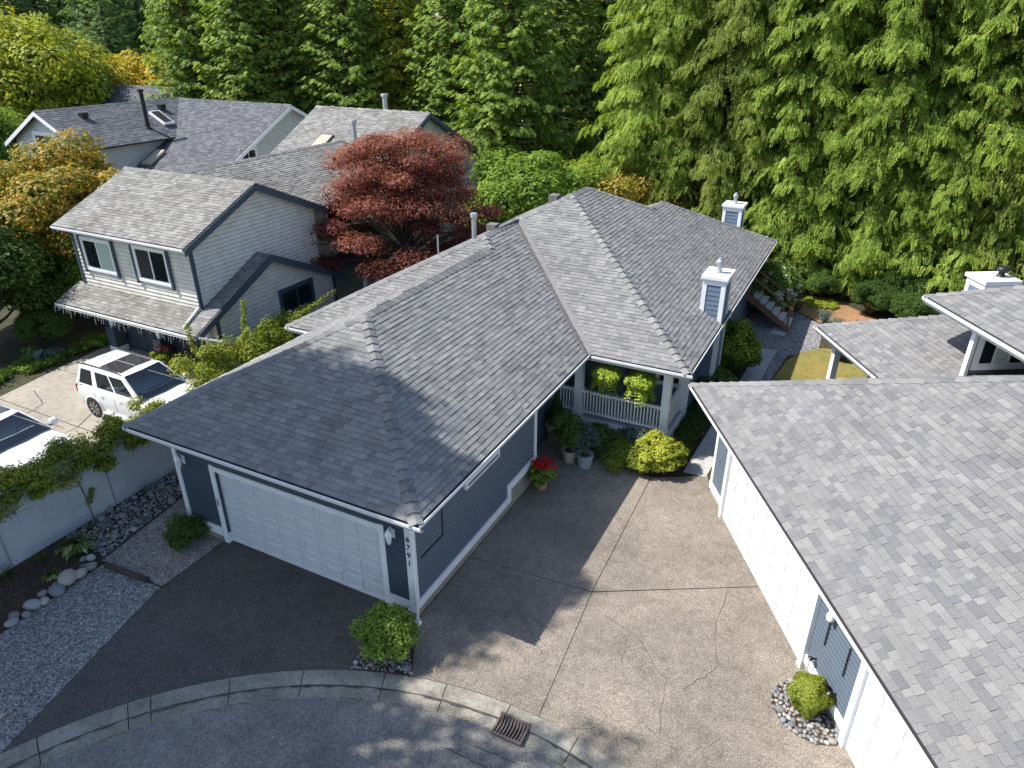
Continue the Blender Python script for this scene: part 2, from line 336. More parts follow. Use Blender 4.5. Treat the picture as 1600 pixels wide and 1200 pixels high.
def broadleaf(seed, H, rad, k, n, leaf, mat, tint=.5, base=.35, flat_=1., frac=(.3, .45), twig=True, tvar=.16, shell=.5):
    """a broad-leaved tree or bush: trunk, limbs to each clump, leaves in the clumps"""
    rz = (H*(1-base))*.5; c = (0, 0, H*base+rz); L = Leaves(seed); tr = MB(); rr = random.Random(seed)
    cl = crown_clumps(seed, c, (rad, rad, rz), k, frac)
    tr.tube([(0, 0, 0), (rad*.03, -rad*.02, H*base*.6), (0, 0, H*base+rz*.6), (0, 0, H*.8)], [rad*.075, rad*.06, rad*.04, rad*.012], 8)
    for (p, rd) in cl:
        if twig: tr.tube([(0, 0, H*base*.8+rr.uniform(0, rz*.5)), (p[0]*.5, p[1]*.5, p[2]*.5+H*base*.45), p], [rad*.035, rad*.022, rad*.006], 5, False)
        L.blob(p, (rd[0], rd[1], rd[2]*flat_), int(n/k*(rd[0]/(rad*sum(frac)/2))**2), leaf, tint+rr.uniform(-.13, .13), shell, tvar=tvar)
    return tr.mesh('trunk', 'bark'), L.mesh('crown', mat)
def plant(name, meshes, label, cat, loc, s=1., rz=0., group=None, mat=None, sz=None):
    e = empty(name, label, cat, loc, rz, group); e.scale = (s, s, sz or s)
    t_ = link('trunk', meshes[0], e); c_ = link('crown', meshes[1], e)
    if mat:
        c_.material_slots[0].link = 'OBJECT'; c_.material_slots[0].material = M[mat]
    return e
# ================================================================ GROUND
KC = np.array([-3.75, 1.4]); KI, KO = 8.2, 8.78
def kp(ang, r): return (KC[0]+r*math.cos(ang), KC[1]+r*math.sin(ang))
def kang(p): return math.atan2(p[1]-KC[1], p[0]-KC[0])
def karc(a0, a1, r=KO+.008, n=14): return [kp(a0+(a1-a0)*i/n, r) for i in range(n+1)]
m = MB(); n = 96; rs = [KO-.12, 14, 30, 80, 250, 900]
vs = [(KC[0]+r*math.cos(2*math.pi*k/n), KC[1]+r*math.sin(2*math.pi*k/n), -.014) for r in rs for k in range(n)]
m.add(vs, [(i*n+k, (i+1)*n+k, (i+1)*n+(k+1) % n, i*n+(k+1) % n) for i in range(len(rs)-1) for k in range(n)])
m.build('ground', 'ground', kind='structure')
m = MB(); m.add([(KC[0], KC[1], -.07)]+[(*kp(2*math.pi*k/72, KI+.03), -.1) for k in range(72)], [(0, 1+k, 1+(k+1) % 72) for k in range(72)])
m.build('street', 'asphalt', kind='structure')
st = bpy.data.objects['street']
for i, (a, b) in enumerate((((-1.2, 8.5), (-.3, 8.0)), ((-.7, 8.55), (.1, 8.2)))):
    ribbon(wiggle(a, b, 14, .03, -.066-.03*np.hypot(a[0]-KC[0], a[1]-KC[1])/8.2+.004, i), .016, i).build('crack', 'crack', st)
# patch of moss where the gutter meets the asphalt
for k in range(26):
    a = R(28+k*5.1); ribbon([(*kp(a+R(j*.55), KI+.028+.012*math.sin(j*2.1+k)), -.0955) for j in range(7)], .03+.02*(k % 3), k).build('moss_line', 'moss', st)
kerb = empty('kerb', 'curved concrete kerb and gutter round the end of the street', 'kerb'); del kerb['category']; del kerb['label']; kerb['kind'] = 'structure'
joints = [R(2), R(16), R(29), R(41), kang((2.0, 8.0)), kang((1.25, 8.7)), kang((-.05, 9.3)), kang((-1.3, 9.75)), kang((-2.55, 10.0)), kang((-4.2, 10.0)), kang((-5.6, 9.85)), kang((-7.0, 9.5)), kang((-7.35, 9.3)), kang((-8.6, 8.5)), R(136), R(147), R(159), R(172)]
prof = [(KI, -.16), (KI, -.096), (KI+.2, -.088), (KI+.30, -.05), (KI+.36, -.012), (KI+.43, .004), (KO, .004), (KO, -.16)]
for j in range(len(joints)-1):
    a0, a1 = joints[j]+.0011, joints[j+1]-.0011; k = max(3, int((a1-a0)/R(2.5))); m = MB(); c = len(prof)
    m.add([(*kp(a0+(a1-a0)*i/k, r), z) for i in range(k+1) for r, z in prof],
          [(i*c+q, (i+1)*c+q, (i+1)*c+(q+1) % c, i*c+(q+1) % c) for i in range(k) for q in range(c)]+[tuple(range(c)), tuple(k*c+q for q in range(c-1, -1, -1))])
    m.build('kerb_stone', 'kerb_concrete', kerb, smooth=True)
for k in range(30):
    a = R(20+k*4.6); ribbon([(*kp(a+R(j*.77), KI+.262+.012*math.sin(j*1.3+k*2)), -.0605+.0012*(k % 2)) for j in range(8)], .05+.012*(k % 4), k).build('dirt_line', 'gutter_stain', kerb)
def inset(pts, d=.007):
    c = np.mean([p[:2] for p in pts], axis=0); out = []
    for p in pts:
        v = np.array(p[:2])-c; out.append(tuple(c+v*(1-d/np.linalg.norm(v))))
    return out
drv = empty('driveway', 'x', 'x'); del drv['category']; del drv['label']; drv['kind'] = 'structure'
a_g, a_b1, a_b2, a_j1 = kang((-9.17, 8.33)), kang((-3.25, 10.2)), kang((-2.0, 10.1)), kang((.62, 9.3))
slabs = [
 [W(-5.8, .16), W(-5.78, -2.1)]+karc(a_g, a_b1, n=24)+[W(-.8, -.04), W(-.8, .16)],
 [W(.03, -.04)]+karc(a_b2, a_j1)+[W(3.14, 2.5), W(.03, 2.27)],
 [W(.03, 2.28), W(3.13, 2.51), W(2.97, 7.62), W(1.35, 7.9), W(1.25, 9.1), W(-.7, 9.1), W(-.7, 6.08), W(.03, 6.08)],
 karc(a_j1, R(6), n=20)+[WR(.58, -15.2), WR(.58, -4.66), W(3.15, 2.5)],
 [W(3.14, 2.52), WR(.58, -4.65), WR(.58, -1.0), W(4.42, 8.45), W(2.98, 7.63)]]
for i, s in enumerate(slabs): sheet('slab', 'aggregate' if i else 'aggregate_shaded', inset(s), .004, drv)  # garage-front slab takes the copy with shade painted in
ck = [((.76, 2.2), (2.9, .35)), ((3.6, 2.0), (4.6, 1.6)), ((4.6, 1.6), (5.35, .9)), ((5.35, .9), (5.6, -.4)), ((4.57, 1.63), (4.4, .9)), ((5.9, 4.0), (6.2, 1.7)), ((6.2, 1.7), (5.7, .8)), ((5.2, -.3), (6.1, -.5)), ((2.2, 5.0), (2.98, 4.6)), ((4.1, -1.0), (4.6, -.55)), ((4.6, -.55), (5.3, -.75)), ((5.3, -.75), (6.0, -1.6)), ((1.1, 1.4), (3.1, .9))]
for i, (a, b) in enumerate(ck):
    ribbon(wiggle(W(*a), W(*b), 16, .03, .0075, 40+i), .009, i).build('crack', 'crack', drv)
# corner bed by the kerb, gravel strips, soil, river rock bed
sheet('corner_bed', 'soil', [W(-.78, -.05), *karc(a_b1, a_b2, n=4), W(.02, -.05)], .002)
sheet('gravel_strip', 'gravel_blue', [W(-7.75, -1.98), W(-7.7, -4.5), W(-7.6, -6.4), (-12.5, 7.6), (-10.3, 7.2), *karc(R(143), a_g, n=6), W(-5.81, -2.1), W(-5.83, -1.9)], 0.)
sheet('gravel_path', 'gravel_pink', [W(-7.9, -1.9), W(-5.83, -1.85), W(-5.83, .1), W(-6.96, .1), W(-6.96, 7), W(-8.4, 7), W(-8.35, 1.2)], .002)
sheet('planting_soil', 'soil', [W(-9.6, -1.75), W(-9.6, -8), W(-7.65, -6.4), W(-7.72, -4.5), W(-7.9, -1.95)], 0.)
rb = sheet('river_rock_bed', 'soil', [W(-9.6, -1.7), W(-7.93, -1.85), W(-8.37, 1.2), W(-8.42, 7), W(-9.6, 7)], .001)
edge = MB()
for i in range(5):
    a, b = (-7.93-.44*min(1, i/2.2), -1.8+i*1.4), (-7.93-.44*min(1, (i+1)/2.2), -1.8+(i+1)*1.4)
    e = ribbon([W(*a, .03), W(*b, .03)], .05, i); e.build('edging', 'old_timber', rb)
tim = MB(); a, b = np.array(W(-7.62, -2.0)), np.array(W(-6.25, -1.9)); d = (b-a)/np.linalg.norm(b-a); nn = np.array([-d[1], d[0], 0])*.06
tim.prism([a-nn, b-nn, b+nn, a+nn], (0, 0, .11)); o = tim.build('timber', 'old_timber'); tag(o, 'dark weathered timber lying across the gravel beside the driveway', 'timber')
o.modifiers.new('b', 'BEVEL').width = .012
# rocks
def rock_mesh(seed):
    r = random.Random(seed); bm = bmesh.new(); bmesh.ops.create_icosphere(bm, subdivisions=2, radius=1)
    f = [Vector((r.uniform(-1, 1), r.uniform(-1, 1), r.uniform(-1, 1))) for _ in range(4)]
    for v in bm.verts: v.co *= 1+.13*sum(math.sin(2.2*v.co.dot(q)+i) for i, q in enumerate(f))/2
    for v in bm.verts: v.co.z *= .62
    me = bpy.data.meshes.new('stone'); bm.to_mesh(me); bm.free(); me.materials.append(M['river_rock']); me.shade_smooth()
    at = me.attributes.new('tint', 'FLOAT', 'FACE'); return me
ROCK = [rock_mesh(i) for i in range(7)]
RV = [np.array([v.co[:] for v in me.vertices]) for me in ROCK]; RF = [[tuple(p.vertices) for p in me.polygons] for me in ROCK]
def inpoly(x, y, poly):
    c = False; j = len(poly)-1
    for i in range(len(poly)):
        xi, yi, xj, yj = poly[i][0], poly[i][1], poly[j][0], poly[j][1]
        if (yi > y) != (yj > y) and x < (xj-xi)*(y-yi)/(yj-yi)+xi: c = not c
        j = i
    return c
def rocks(parent, poly, rmin, rmax, tries, nobj, seed, avoid=None, z=0.):
    r = random.Random(seed); xs = [p[0] for p in poly]; ys = [p[1] for p in poly]; pts = []; grid = {}
    for _ in range(tries):
        x, y = r.uniform(min(xs), max(xs)), r.uniform(min(ys), max(ys))
        if not inpoly(x, y, poly) or (avoid and avoid(x, y)): continue
        rad = rmin+(rmax-rmin)*r.random()**2.2; gx, gy = int(x/.3), int(y/.3)
        if any((x-a)**2+(y-b)**2 < (.8*(rad+c))**2 for i in (-1, 0, 1) for j in (-1, 0, 1) for a, b, c in grid.get((gx+i, gy+j), ())): continue
        grid.setdefault((gx, gy), []).append((x, y, rad)); pts.append((x, y, rad))
    pts.sort(key=lambda p: (p[0]**2+p[1]**2)/p[2]**.5)
    m = MB()
    for i, (x, y, rad) in enumerate(pts):
        k = r.randrange(7); rot = Matrix.Rotation(r.uniform(0, 6.3), 4, 'Z') @ Matrix.Rotation(r.uniform(-.3, .3), 4, 'X'); sc_ = (rad*r.uniform(.85, 1.25), rad*r.uniform(.75, 1.), rad*r.uniform(.8, 1.1))
        mat = Matrix.Translation((x, y, z+rad*.32)) @ rot @ Matrix.Diagonal((*sc_, 1))
        if i < nobj: o = link('stone', ROCK[k], parent); o.matrix_local = mat
        else:
            A = np.array(mat); m.add(RV[k] @ A[:3, :3].T+A[:3, 3], RF[k], r.random())
    if m.v: m.build('small_stones', 'river_rock', parent, smooth=True, kind='stuff')
rocks(rb, [W(-9.52, -1.75), W(-8.0, -1.8), W(-8.42, 1.2), W(-8.47, 5.), W(-9.52, 5.)], .035, .12, 22000, 240, 3)
r_ = random.Random(5)
for i, (u, v, rad) in enumerate(((-7.88, -2.2, .13), (-7.85, -2.5, .16), (-7.93, -2.75, .24), (-7.8, -3.08, .19), (-8.0, -3.3, .11), (-7.75, -3.42, .12), (-7.85, -3.62, .17), (-7.72, -3.85, .1), (-7.9, -4.0, .12), (-7.75, -4.15, .13), (-7.9, -4.45, .12), (-8.05, -2.25, .1), (-8.15, -2.0, .12), (-8.3, -2.1, .09), (-7.7, -4.6, .09), (-7.78, -4.9, .1), (-8.1, -2.6, .08), (-8.1, -2.95, .07))):
    o = link('stone', ROCK[i % 7], rb); x, y, _ = W(u, v); o.matrix_local = Matrix.Translation((x, y, rad*.4)) @ Matrix.Rotation(r_.uniform(0, 6), 4, 'Z') @ Matrix.Diagonal((rad*1.1, rad*.85, rad, 1))
RBP = [(6.02, 9.9), (5.55, 9.92), (5.15, 9.72), (4.98, 9.4), (5.02, 9.05), (5.2, 8.72), (5.5, 8.52), (5.85, 8.5), (6.05, 8.55)]
rb2 = sheet('round_rock_bed', 'soil', RBP, .009)
rocks(rb2, RBP, .04, .085, 5000, 280, 9, z=.01)
m = ribbon([(*p, .03) for p in RBP[1:-1]], .03, 2).build('edging', 'old_timber', rb2)
cb = bpy.data.objects['corner_bed']
rocks(cb, [W(-.7, -.2), *karc(a_b1, a_b2, r=KO+.06, n=4), W(.02, -.4)], .03, .075, 4000, 140, 12)
rocks(rb, [W(.0, 7.6), W(.5, 7.3), W(.4, 8.6), W(-.3, 8.9)], .04, .09, 260, 45, 13)
# walk, beds and lawn at the right of the house
walk = empty('walk', 'x', 'x'); del walk['category']; del walk['label']; walk['kind'] = 'structure'
for a, b in ((8.35, 11.2), (11.22, 14.0), (14.02, 16.4), (16.42, 18.6)):
    q = lambda v: 3.72+.042*(v-8.3)
    sheet('slab', 'concrete_walk', [W(q(a), a), W(q(a)+.66, a), W(q(b)+.66, b), W(q(b), b)], .006, walk)
sheet('slab', 'concrete_walk', [W(4.25, 20.3), W(4.85, 20.3), W(4.9, 21.2), W(4.3, 21.2)], .006, walk)
sheet('mulch_strip', 'mulch_orange', [(5.74, 17.12), (5.58, 16.25), (6.7, 16.3), (8.4, 19.9), (7.36, 20.02)], .002)
sheet('planting_bed', 'soil', [W(1.36, 7.92), W(2.98, 7.66), W(3.7, 8.2), W(3.72, 12), W(3.9, 18.4), W(2.9, 18.4), W(2.9, 9.2), W(1.3, 9.2)], .002)
sheet('pebble_path', 'gravel_path', [W(4.72, 11.5), W(5.0, 15.5), W(5.25, 18.3), W(6.3, 19.4), W(6.2, 22.3), W(5., 23.4), W(2.9, 23.4), W(2.9, 18.5), W(4.7, 18.5), W(4.5, 14)], .001)
sheet('lawn', 'lawn', [W(5.0, 13.0), W(5.05, 15.5), W(5.3, 17.8), W(5.7, 18.9), W(6.4, 19.7), W(8.2, 20.0), W(12.5, 18.6), WR(5.9, 3.8), WR(2, .9)], .004)
sheet('mulch_patch', 'mulch_orange', [W(5.0, 23.6), W(6.3, 22.4), W(7.0, 21.6), W(8.2, 21.2), W(8.4, 24), W(6.4, 26), W(5.2, 25.6)], .003)
# left neighbour's drive
ld = empty('neighbour_driveway', 'x', 'x'); del ld['category']; del ld['label']; ld['kind'] = 'structure'
for s in ([W(-18.4, -8), W(-18.9, 1.96), W(-14.5, 1.96), W(-14.2, -8)], [W(-14.18, -8), W(-14.48, 1.96), W(-9.85, 1.96), W(-9.85, -8)],
          [W(-18.9, 1.98), W(-19.3, 4.4), W(-15.9, 4.5), W(-14.5, 1.98)], [W(-14.48, 1.98), W(-15.88, 4.52), W(-12.9, 7.2), W(-9.85, 7.2), W(-9.85, 1.98)], [W(-19.3, 4.42), W(-19.7, 7.2), W(-12.95, 7.2), W(-15.9, 4.52)]):
    sheet('slab', 'concrete_old', inset(s, .012), .004, ld)
for i, (a, b) in enumerate((((-18.3, 2.9), (-17.0, 2.4)), ((-17.0, 2.4), (-16.8, 1.4)), ((-16.8, 1.4), (-14.8, 1.7)), ((-17.2, .8), (-16.8, 1.4)))):
    ribbon(wiggle(W(*a), W(*b), 12, .05, .009, 70+i), .03, i).build('crack', 'crack', ld)
# storm drain
dr = empty('storm_drain', 'rusty brown storm drain grate set into the kerb gutter', 'drain', (-.02, 8.86, -.06), kang((-.02, 8.86))-R(90)); dr.scale = (.85, .85, 1)
m = MB(); m.box(-.36, .36, -.27, -.22, -.02, .035); m.box(-.36, .36, .22, .27, -.02, .075); m.box(-.36, -.31, -.22, .22, -.02, .05); m.box(.31, .36, -.22, .22, -.02, .05)
m.build('frame', 'brown_metal', dr)
box('pit', 'black', dr, -.31, .31, -.22, .22, -.02, -.012)
for i in range(8):
    x = -.27+i*.075; p = [(x+.03*math.sin(t*2.6)*1.2-.04*t, -.22+.44*t, .03+.03*t) for t in np.linspace(0, 1, 6)]
    m = MB()
    for a, b in zip(p[:-1], p[1:]): m.prism([(a[0]-.017, a[1], a[2]-.03), (a[0]+.017, a[1], a[2]-.03), (b[0]+.017, b[1], b[2]-.03), (b[0]-.017, b[1], b[2]-.03)], (0, 0, .03))
    m.build('bar', 'brown_metal', dr)
# litter blown against the kerb, joints and beds
L = Leaves(400); r = L.r; n = 900
aa = r.uniform(R(35), R(140), n); rr = np.where(r.random(n) < .55, KI+.03+np.abs(r.normal(0, .07, n)), KO+.03+np.abs(r.normal(0, .5, n)))
P = np.stack([KC[0]+rr*np.cos(aa), KC[1]+rr*np.sin(aa), np.where(rr < KO, -.082, .012)], 1)
L.add(P, L.unit(n), np.array([0, 0, 1.])+r.normal(0, .25, (n, 3)), r.uniform(.015, .04, n), r.uniform(.008, .02, n), r.random(n))
n = 500; P = np.array([W(*q, .012) for q in np.stack([r.uniform(.05, 6, n), r.uniform(-.5, 7.5, n)], 1)]); L.add(P, L.unit(n), np.array([0, 0, 1.])+r.normal(0, .25, (n, 3)), r.uniform(.012, .03, n), r.uniform(.006, .015, n), r.random(n))
tag(link('leaf_litter', L.mesh('leaf_litter', 'fol_autumn')), 'dry leaves and needles scattered along kerb and driveway', 'leaf litter', None, 'stuff')
# ================================================================ HOUSES
def interval(poly, t):
    xs = []
    for i in range(len(poly)):
        (x0, y0), (x1, y1) = poly[i], poly[(i+1) % len(poly)]
        if (y0 <= t < y1) or (y1 <= t < y0): xs.append(x0+(x1-x0)*(t-y0)/(y1-y0))
    return (min(xs), max(xs)) if len(xs) > 1 else None
def frame_of(pts, sdir):
    P = [np.array(p, float) for p in pts]; s = np.array(sdir, float); s /= np.linalg.norm(s)
    n = np.zeros(3)
    for i in range(len(P)): n += np.cross(P[i], P[(i+1) % len(P)])
    n /= np.linalg.norm(n)
    if n[2] < 0: n = -n
    t = np.cross(n, s)
    if t[2] < 0: s = -s; t = -t
    o = min(P, key=lambda p: p[2]); return o, s, t, n, [((p-o) @ s, (p-o) @ t) for p in P]
TW = [.14, .18, .22, .27, .32]
def tab_geo(c, n, h0, h1):   # c: lower-left, lower-right, upper-right, upper-left
    a = [c[0]+n*h0, c[1]+n*h0, c[2]+n*h1, c[3]+n*h1]
    return a+[c[0], c[1]], [(0, 1, 2, 3), (4, 5, 1, 0), (4, 0, 3), (5, 2, 1)]
TABM = {}
def tab_mesh(wi, h, e, mat):
    k = (wi, round(h, 3), mat)
    if k not in TABM:
        wd = TW[wi]; c = [np.array(q, float) for q in ((0, 0, 0), (wd-.004, 0, 0), (wd-.004, e+.012, 0), (0, e+.012, 0))]
        v, f = tab_geo(c, np.array([0, 0, 1.]), h, .003); m = MB(); m.add(v, f); TABM[k] = m.mesh('shingle', mat)
    return TABM[k]
def shingle_roof(parent, faces, mat, e=.14, nobj=0, seed=1, big=1.0, world=None):
    """faces: list of (polygon, eave direction). Every tab is a slab; the nobj nearest ones are objects."""
    rnd = random.Random(seed); whole = []; cut = []
    for pts, sd in faces:
        o, s, t, n, q = frame_of(pts, sd); tmax = max(y for _, y in q); row = 0
        while row*e < tmax-.02:
            t0, t1 = row*e, min((row+1)*e, tmax); i0 = interval(q, t0+.002); i1 = interval(q, t1-.002)
            row += 1
            if not i0: continue
            if not i1: i1 = i0
            x = min(i0[0], i1[0])-rnd.uniform(0, .3)
            while x < max(i0[1], i1[1]):
                wi = rnd.randrange(5); wd = TW[wi]*big; h = rnd.choice((.013, .018, .024)); tn = rnd.random()
                a, b = max(x, i0[0]), min(x+wd-.004, i0[1]); c, d = max(x, i1[0]), min(x+wd-.004, i1[1])
                if b-a > .01 or d-c > .01:
                    b = max(a, b); d = max(c, d)
                    if a > i0[1]: a = b = i0[1]
                    if b < i0[0]: a = b = i0[0]
                    if c > i1[1]: c = d = i1[1]
                    if d < i1[0]: c = d = i1[0]
                    full = big == 1 and a == x and c == x and b == x+wd-.004 and d == b and t1-t0 > e*.99
                    cr = [o+s*a+t*t0, o+s*b+t*t0, o+s*d+t*(t1+.012), o+s*c+t*(t1+.012)]
                    (whole if full else cut).append((cr, n, h, tn, wi, s, t))
                x += wd
    if nobj:
        mw = np.array(world); wp = np.array([np.mean(c[0], axis=0) for c in whole]); wp = wp @ mw[:3, :3].T+mw[:3, 3]
        d = wp-CAMP; dist = np.linalg.norm(d, axis=1)
        fw = np.array([0, math.cos(R(26.8)), -math.sin(R(26.8))]); up = np.array([0, math.sin(R(26.8)), math.cos(R(26.8))]); dep = d @ fw
        vis = (np.abs(d[:, 0]/dep) < .70) & (np.abs((d @ up)/dep) < .53) & (dep > 0)
        nw = np.array([mw[:3, :3] @ c[1] for c in whole]); facing = -(d*nw).sum(1)/dist
        score = np.where(vis, facing/dist**2*np.array([TW[c[4]] for c in whole]), -1); top = set(np.argsort(-score)[:nobj].tolist())
    else: top = set()
    m = MB()
    for i, (cr, n, h, tn, wi, s, t) in enumerate(whole+cut):
        if i in top:
            ob = link('shingle', tab_mesh(wi, h, e, mat), parent)
            ob.matrix_local = Matrix(((s[0], t[0], n[0], cr[0][0]), (s[1], t[1], n[1], cr[0][1]), (s[2], t[2], n[2], cr[0][2]), (0, 0, 0, 1)))
        else: v, f = tab_geo(cr, n, h, .003); m.add(v, f, tn)
    m.build('shingle_field', mat, parent, kind='stuff')
CAPM = {}
def caps(parent, a, b, na, nb, mat, e=.28, w=.15):
    """bent cap shingles from a (low) to b along a hip or ridge between slopes with normals na, nb"""
    a, b = np.array(a, float), np.array(b, float); L = np.linalg.norm(b-a); x = (b-a)/L
    up = na+nb; up = up-x*(up @ x); up /= np.linalg.norm(up); y = np.cross(up, x)
    fa = np.cross(na, x); fa = fa/np.linalg.norm(fa)
    if fa @ y < 0: fa = -fa
    drop = abs(fa @ up)/max(abs(fa @ y), .2); k = (round(drop, 2), mat, e)
    if k not in CAPM:
        m = MB(); yy, l2 = w, e+.04; z = lambda q, h: -drop*abs(q)+h
        rows_ = [(-yy, .75), (-.04, 1), (0, 1.02), (.04, 1), (yy, .75)]
        v = [(0, q, z(q, .05*s)) for q, s in rows_]+[(l2, q, z(q, .01*s)) for q, s in rows_]+[(0, q, z(q, .006)) for q, s in rows_]
        f = [(i, i+5, i+6, i+1) for i in range(4)]+[(i+10, i, i+1, i+11) for i in range(4)]+[(0, 10, 5), (4, 9, 14)]
        f = [tuple(reversed(g)) for g in f]; m.add(v, f); CAPM[k] = m.mesh('ridge_cap', mat)
    n_ = max(1, int(round(L/e)))
    for i in range(n_):
        p = a+x*(i*L/n_); o = link('ridge_cap', CAPM[k], parent)
        o.matrix_local = Matrix(((x[0], y[0], up[0], p[0]), (x[1], y[1], up[1], p[1]), (x[2], y[2], up[2], p[2]), (0, 0, 0, 1)))
def deck(parent, faces, mat='roof_deck', thick=.1, name='roof'):
    m = MB()
    for pts, _ in faces:
        p = [np.array(q, float) for q in pts]; o, s, t, n, q = frame_of(pts, _)
        nr = np.cross(p[1]-p[0], p[2]-p[1])
        if nr[2] < 0: p = p[::-1]
        k = len(p); m.add([a-n*.004 for a in p]+[a-np.array([0, 0, thick]) for a in p], [tuple(range(k)), tuple(range(2*k-1, k-1, -1))]+[(i, i+k, (i+1) % k+k, (i+1) % k) for i in range(k)])
    return m.build(name, mat, parent)
def siding(parent, pts, sdir, e, mat, proud=.014, name='siding', out=None, boards=False):
    """lapped boards over a vertical polygon; out = outward normal"""
    P = [np.array(p, float) for p in pts]; s = np.array(sdir, float); o = min(P, key=lambda p: p[2]); q = [((p-o) @ s, p[2]-o[2]) for p in P]
    n = np.array(out, float); tmax = max(y for _, y in q); k = 0; m = MB(); mj = MB(); z = np.array([0, 0, 1.])
    while k*e < tmax-.01:
        t0, t1 = k*e, min((k+1)*e, tmax); k += 1; i0 = interval(q, t0+.002); i1 = interval(q, t1-.002)
        if not i0: continue
        if not i1: i1 = i0
        c = [o+s*i0[0]+z*t0, o+s*i0[1]+z*t0, o+s*i1[1]+z*t1, o+s*i1[0]+z*t1]
        gap = .032 if e < .14 else .026; mj.add([c[0]+n*.004, c[1]+n*.004, c[1]+n*.004+z*gap, c[0]+n*.004+z*gap], [(0, 1, 2, 3)]); c[0] = c[0]+z*gap; c[1] = c[1]+z*gap  # flat dark strip at each lap: painted shadow line plus joint dirt
        v = [c[0]+n*proud, c[1]+n*proud, c[2]+n*.003, c[3]+n*.003, c[0], c[1]]
        f = [(0, 1, 2, 3), (4, 5, 1, 0), (4, 0, 3), (1, 5, 2)]
        if (np.cross(v[1]-v[0], v[2]-v[1]) @ n) < 0: f = [tuple(reversed(g)) for g in f]
        if boards: mm = MB(); mm.add(v, f, random.random()); mm.build('board', mat, parent)
        else: m.add(v, f, random.random())
    if mj.v: mj.build('siding_joint_shade', 'joint_shade_cream' if 'cream' in mat else 'joint_shade_pale' if ('pale' in mat or 'tan' in mat) else 'joint_shade_blue', parent, kind='stuff')
    if m.v: return m.build(name, mat, parent, kind='stuff')
def gutter(parent, a, b, out, mat='white_trim', w=.12, h=.12, dirt=True):
    """open gutter hung below the eave line from a to b, out = outward horizontal unit"""
    a, b, n = np.array(a, float), np.array(b, float), np.array(list(out)+[0] if len(out) == 2 else out, float); z = np.array([0, 0, 1.])
    a = a-n*.05; b = b-n*.05; m = MB(); d = b-a
    m.prism([a-z*h, a-z*h+n*w*.7, a-z*h*.55+n*w, a+z*.0+n*w, a+n*(w-.018), a-z*h*.5+n*(w-.02), a-z*(h-.014)+n*w*.66, a-z*(h-.014)], d)
    o = m.build('gutter', mat, parent)
    if dirt: mm = MB(); mm.prism([a-z*h*.62, a-z*h*.62+n*w*.82, a-z*h*.58+n*w*.82, a-z*h*.58], d); mm.build('leaf_litter', 'gutter_dirt', o)
    return o
def window(parent, o, s, n, w, h, mat_frame='white_trim', trim=.09, panes=2, glass='glass_dark', curtain=None, trim_mat=None):
    """sliding window: o lower-left corner on the wall, s along the wall, n outward"""
    o, s, n = np.array(o, float), np.array(s, float), np.array(n, float); z = np.array([0, 0, 1.])
    def bar(x0, x1, z0, z1, d0, d1, nm, mt, par):
        m = MB(); m.prism([o+s*x0+z*z0+n*d0, o+s*x1+z*z0+n*d0, o+s*x1+z*z1+n*d0, o+s*x0+z*z1+n*d0], n*(d1-d0)); return m.build(nm, mt, par)
    win = bar(0, w, 0, h, .004, .016, 'window', 'dark_interior', parent)
    for i in range(panes):
        x0, x1 = w*i/panes+.03, w*(i+1)/panes-.03
        bar(x0, x1, .04, h-.04, .018, .024, 'pane', (curtain[i] if curtain else None) or glass, win)
        if i: bar(w*i/panes-.025, w*i/panes+.025, .04, h-.04, .017, .045, 'mullion', mat_frame, win)
    tm = trim_mat or mat_frame
    for x0, x1, z0, z1 in ((-trim, 0, -trim, h+trim), (w, w+trim, -trim, h+trim), (0, w, -trim, 0), (0, w, h, h+trim)): bar(x0, x1, z0, z1, .002, .05, 'frame', tm, win)
    for x0, x1, z0, z1 in ((0, .035, 0, h), (w-.035, w, 0, h), (.035, w-.035, 0, .045), (.035, w-.035, h-.045, h)): bar(x0, x1, z0, z1, .0165, .04, 'sash', mat_frame, win)
    return win
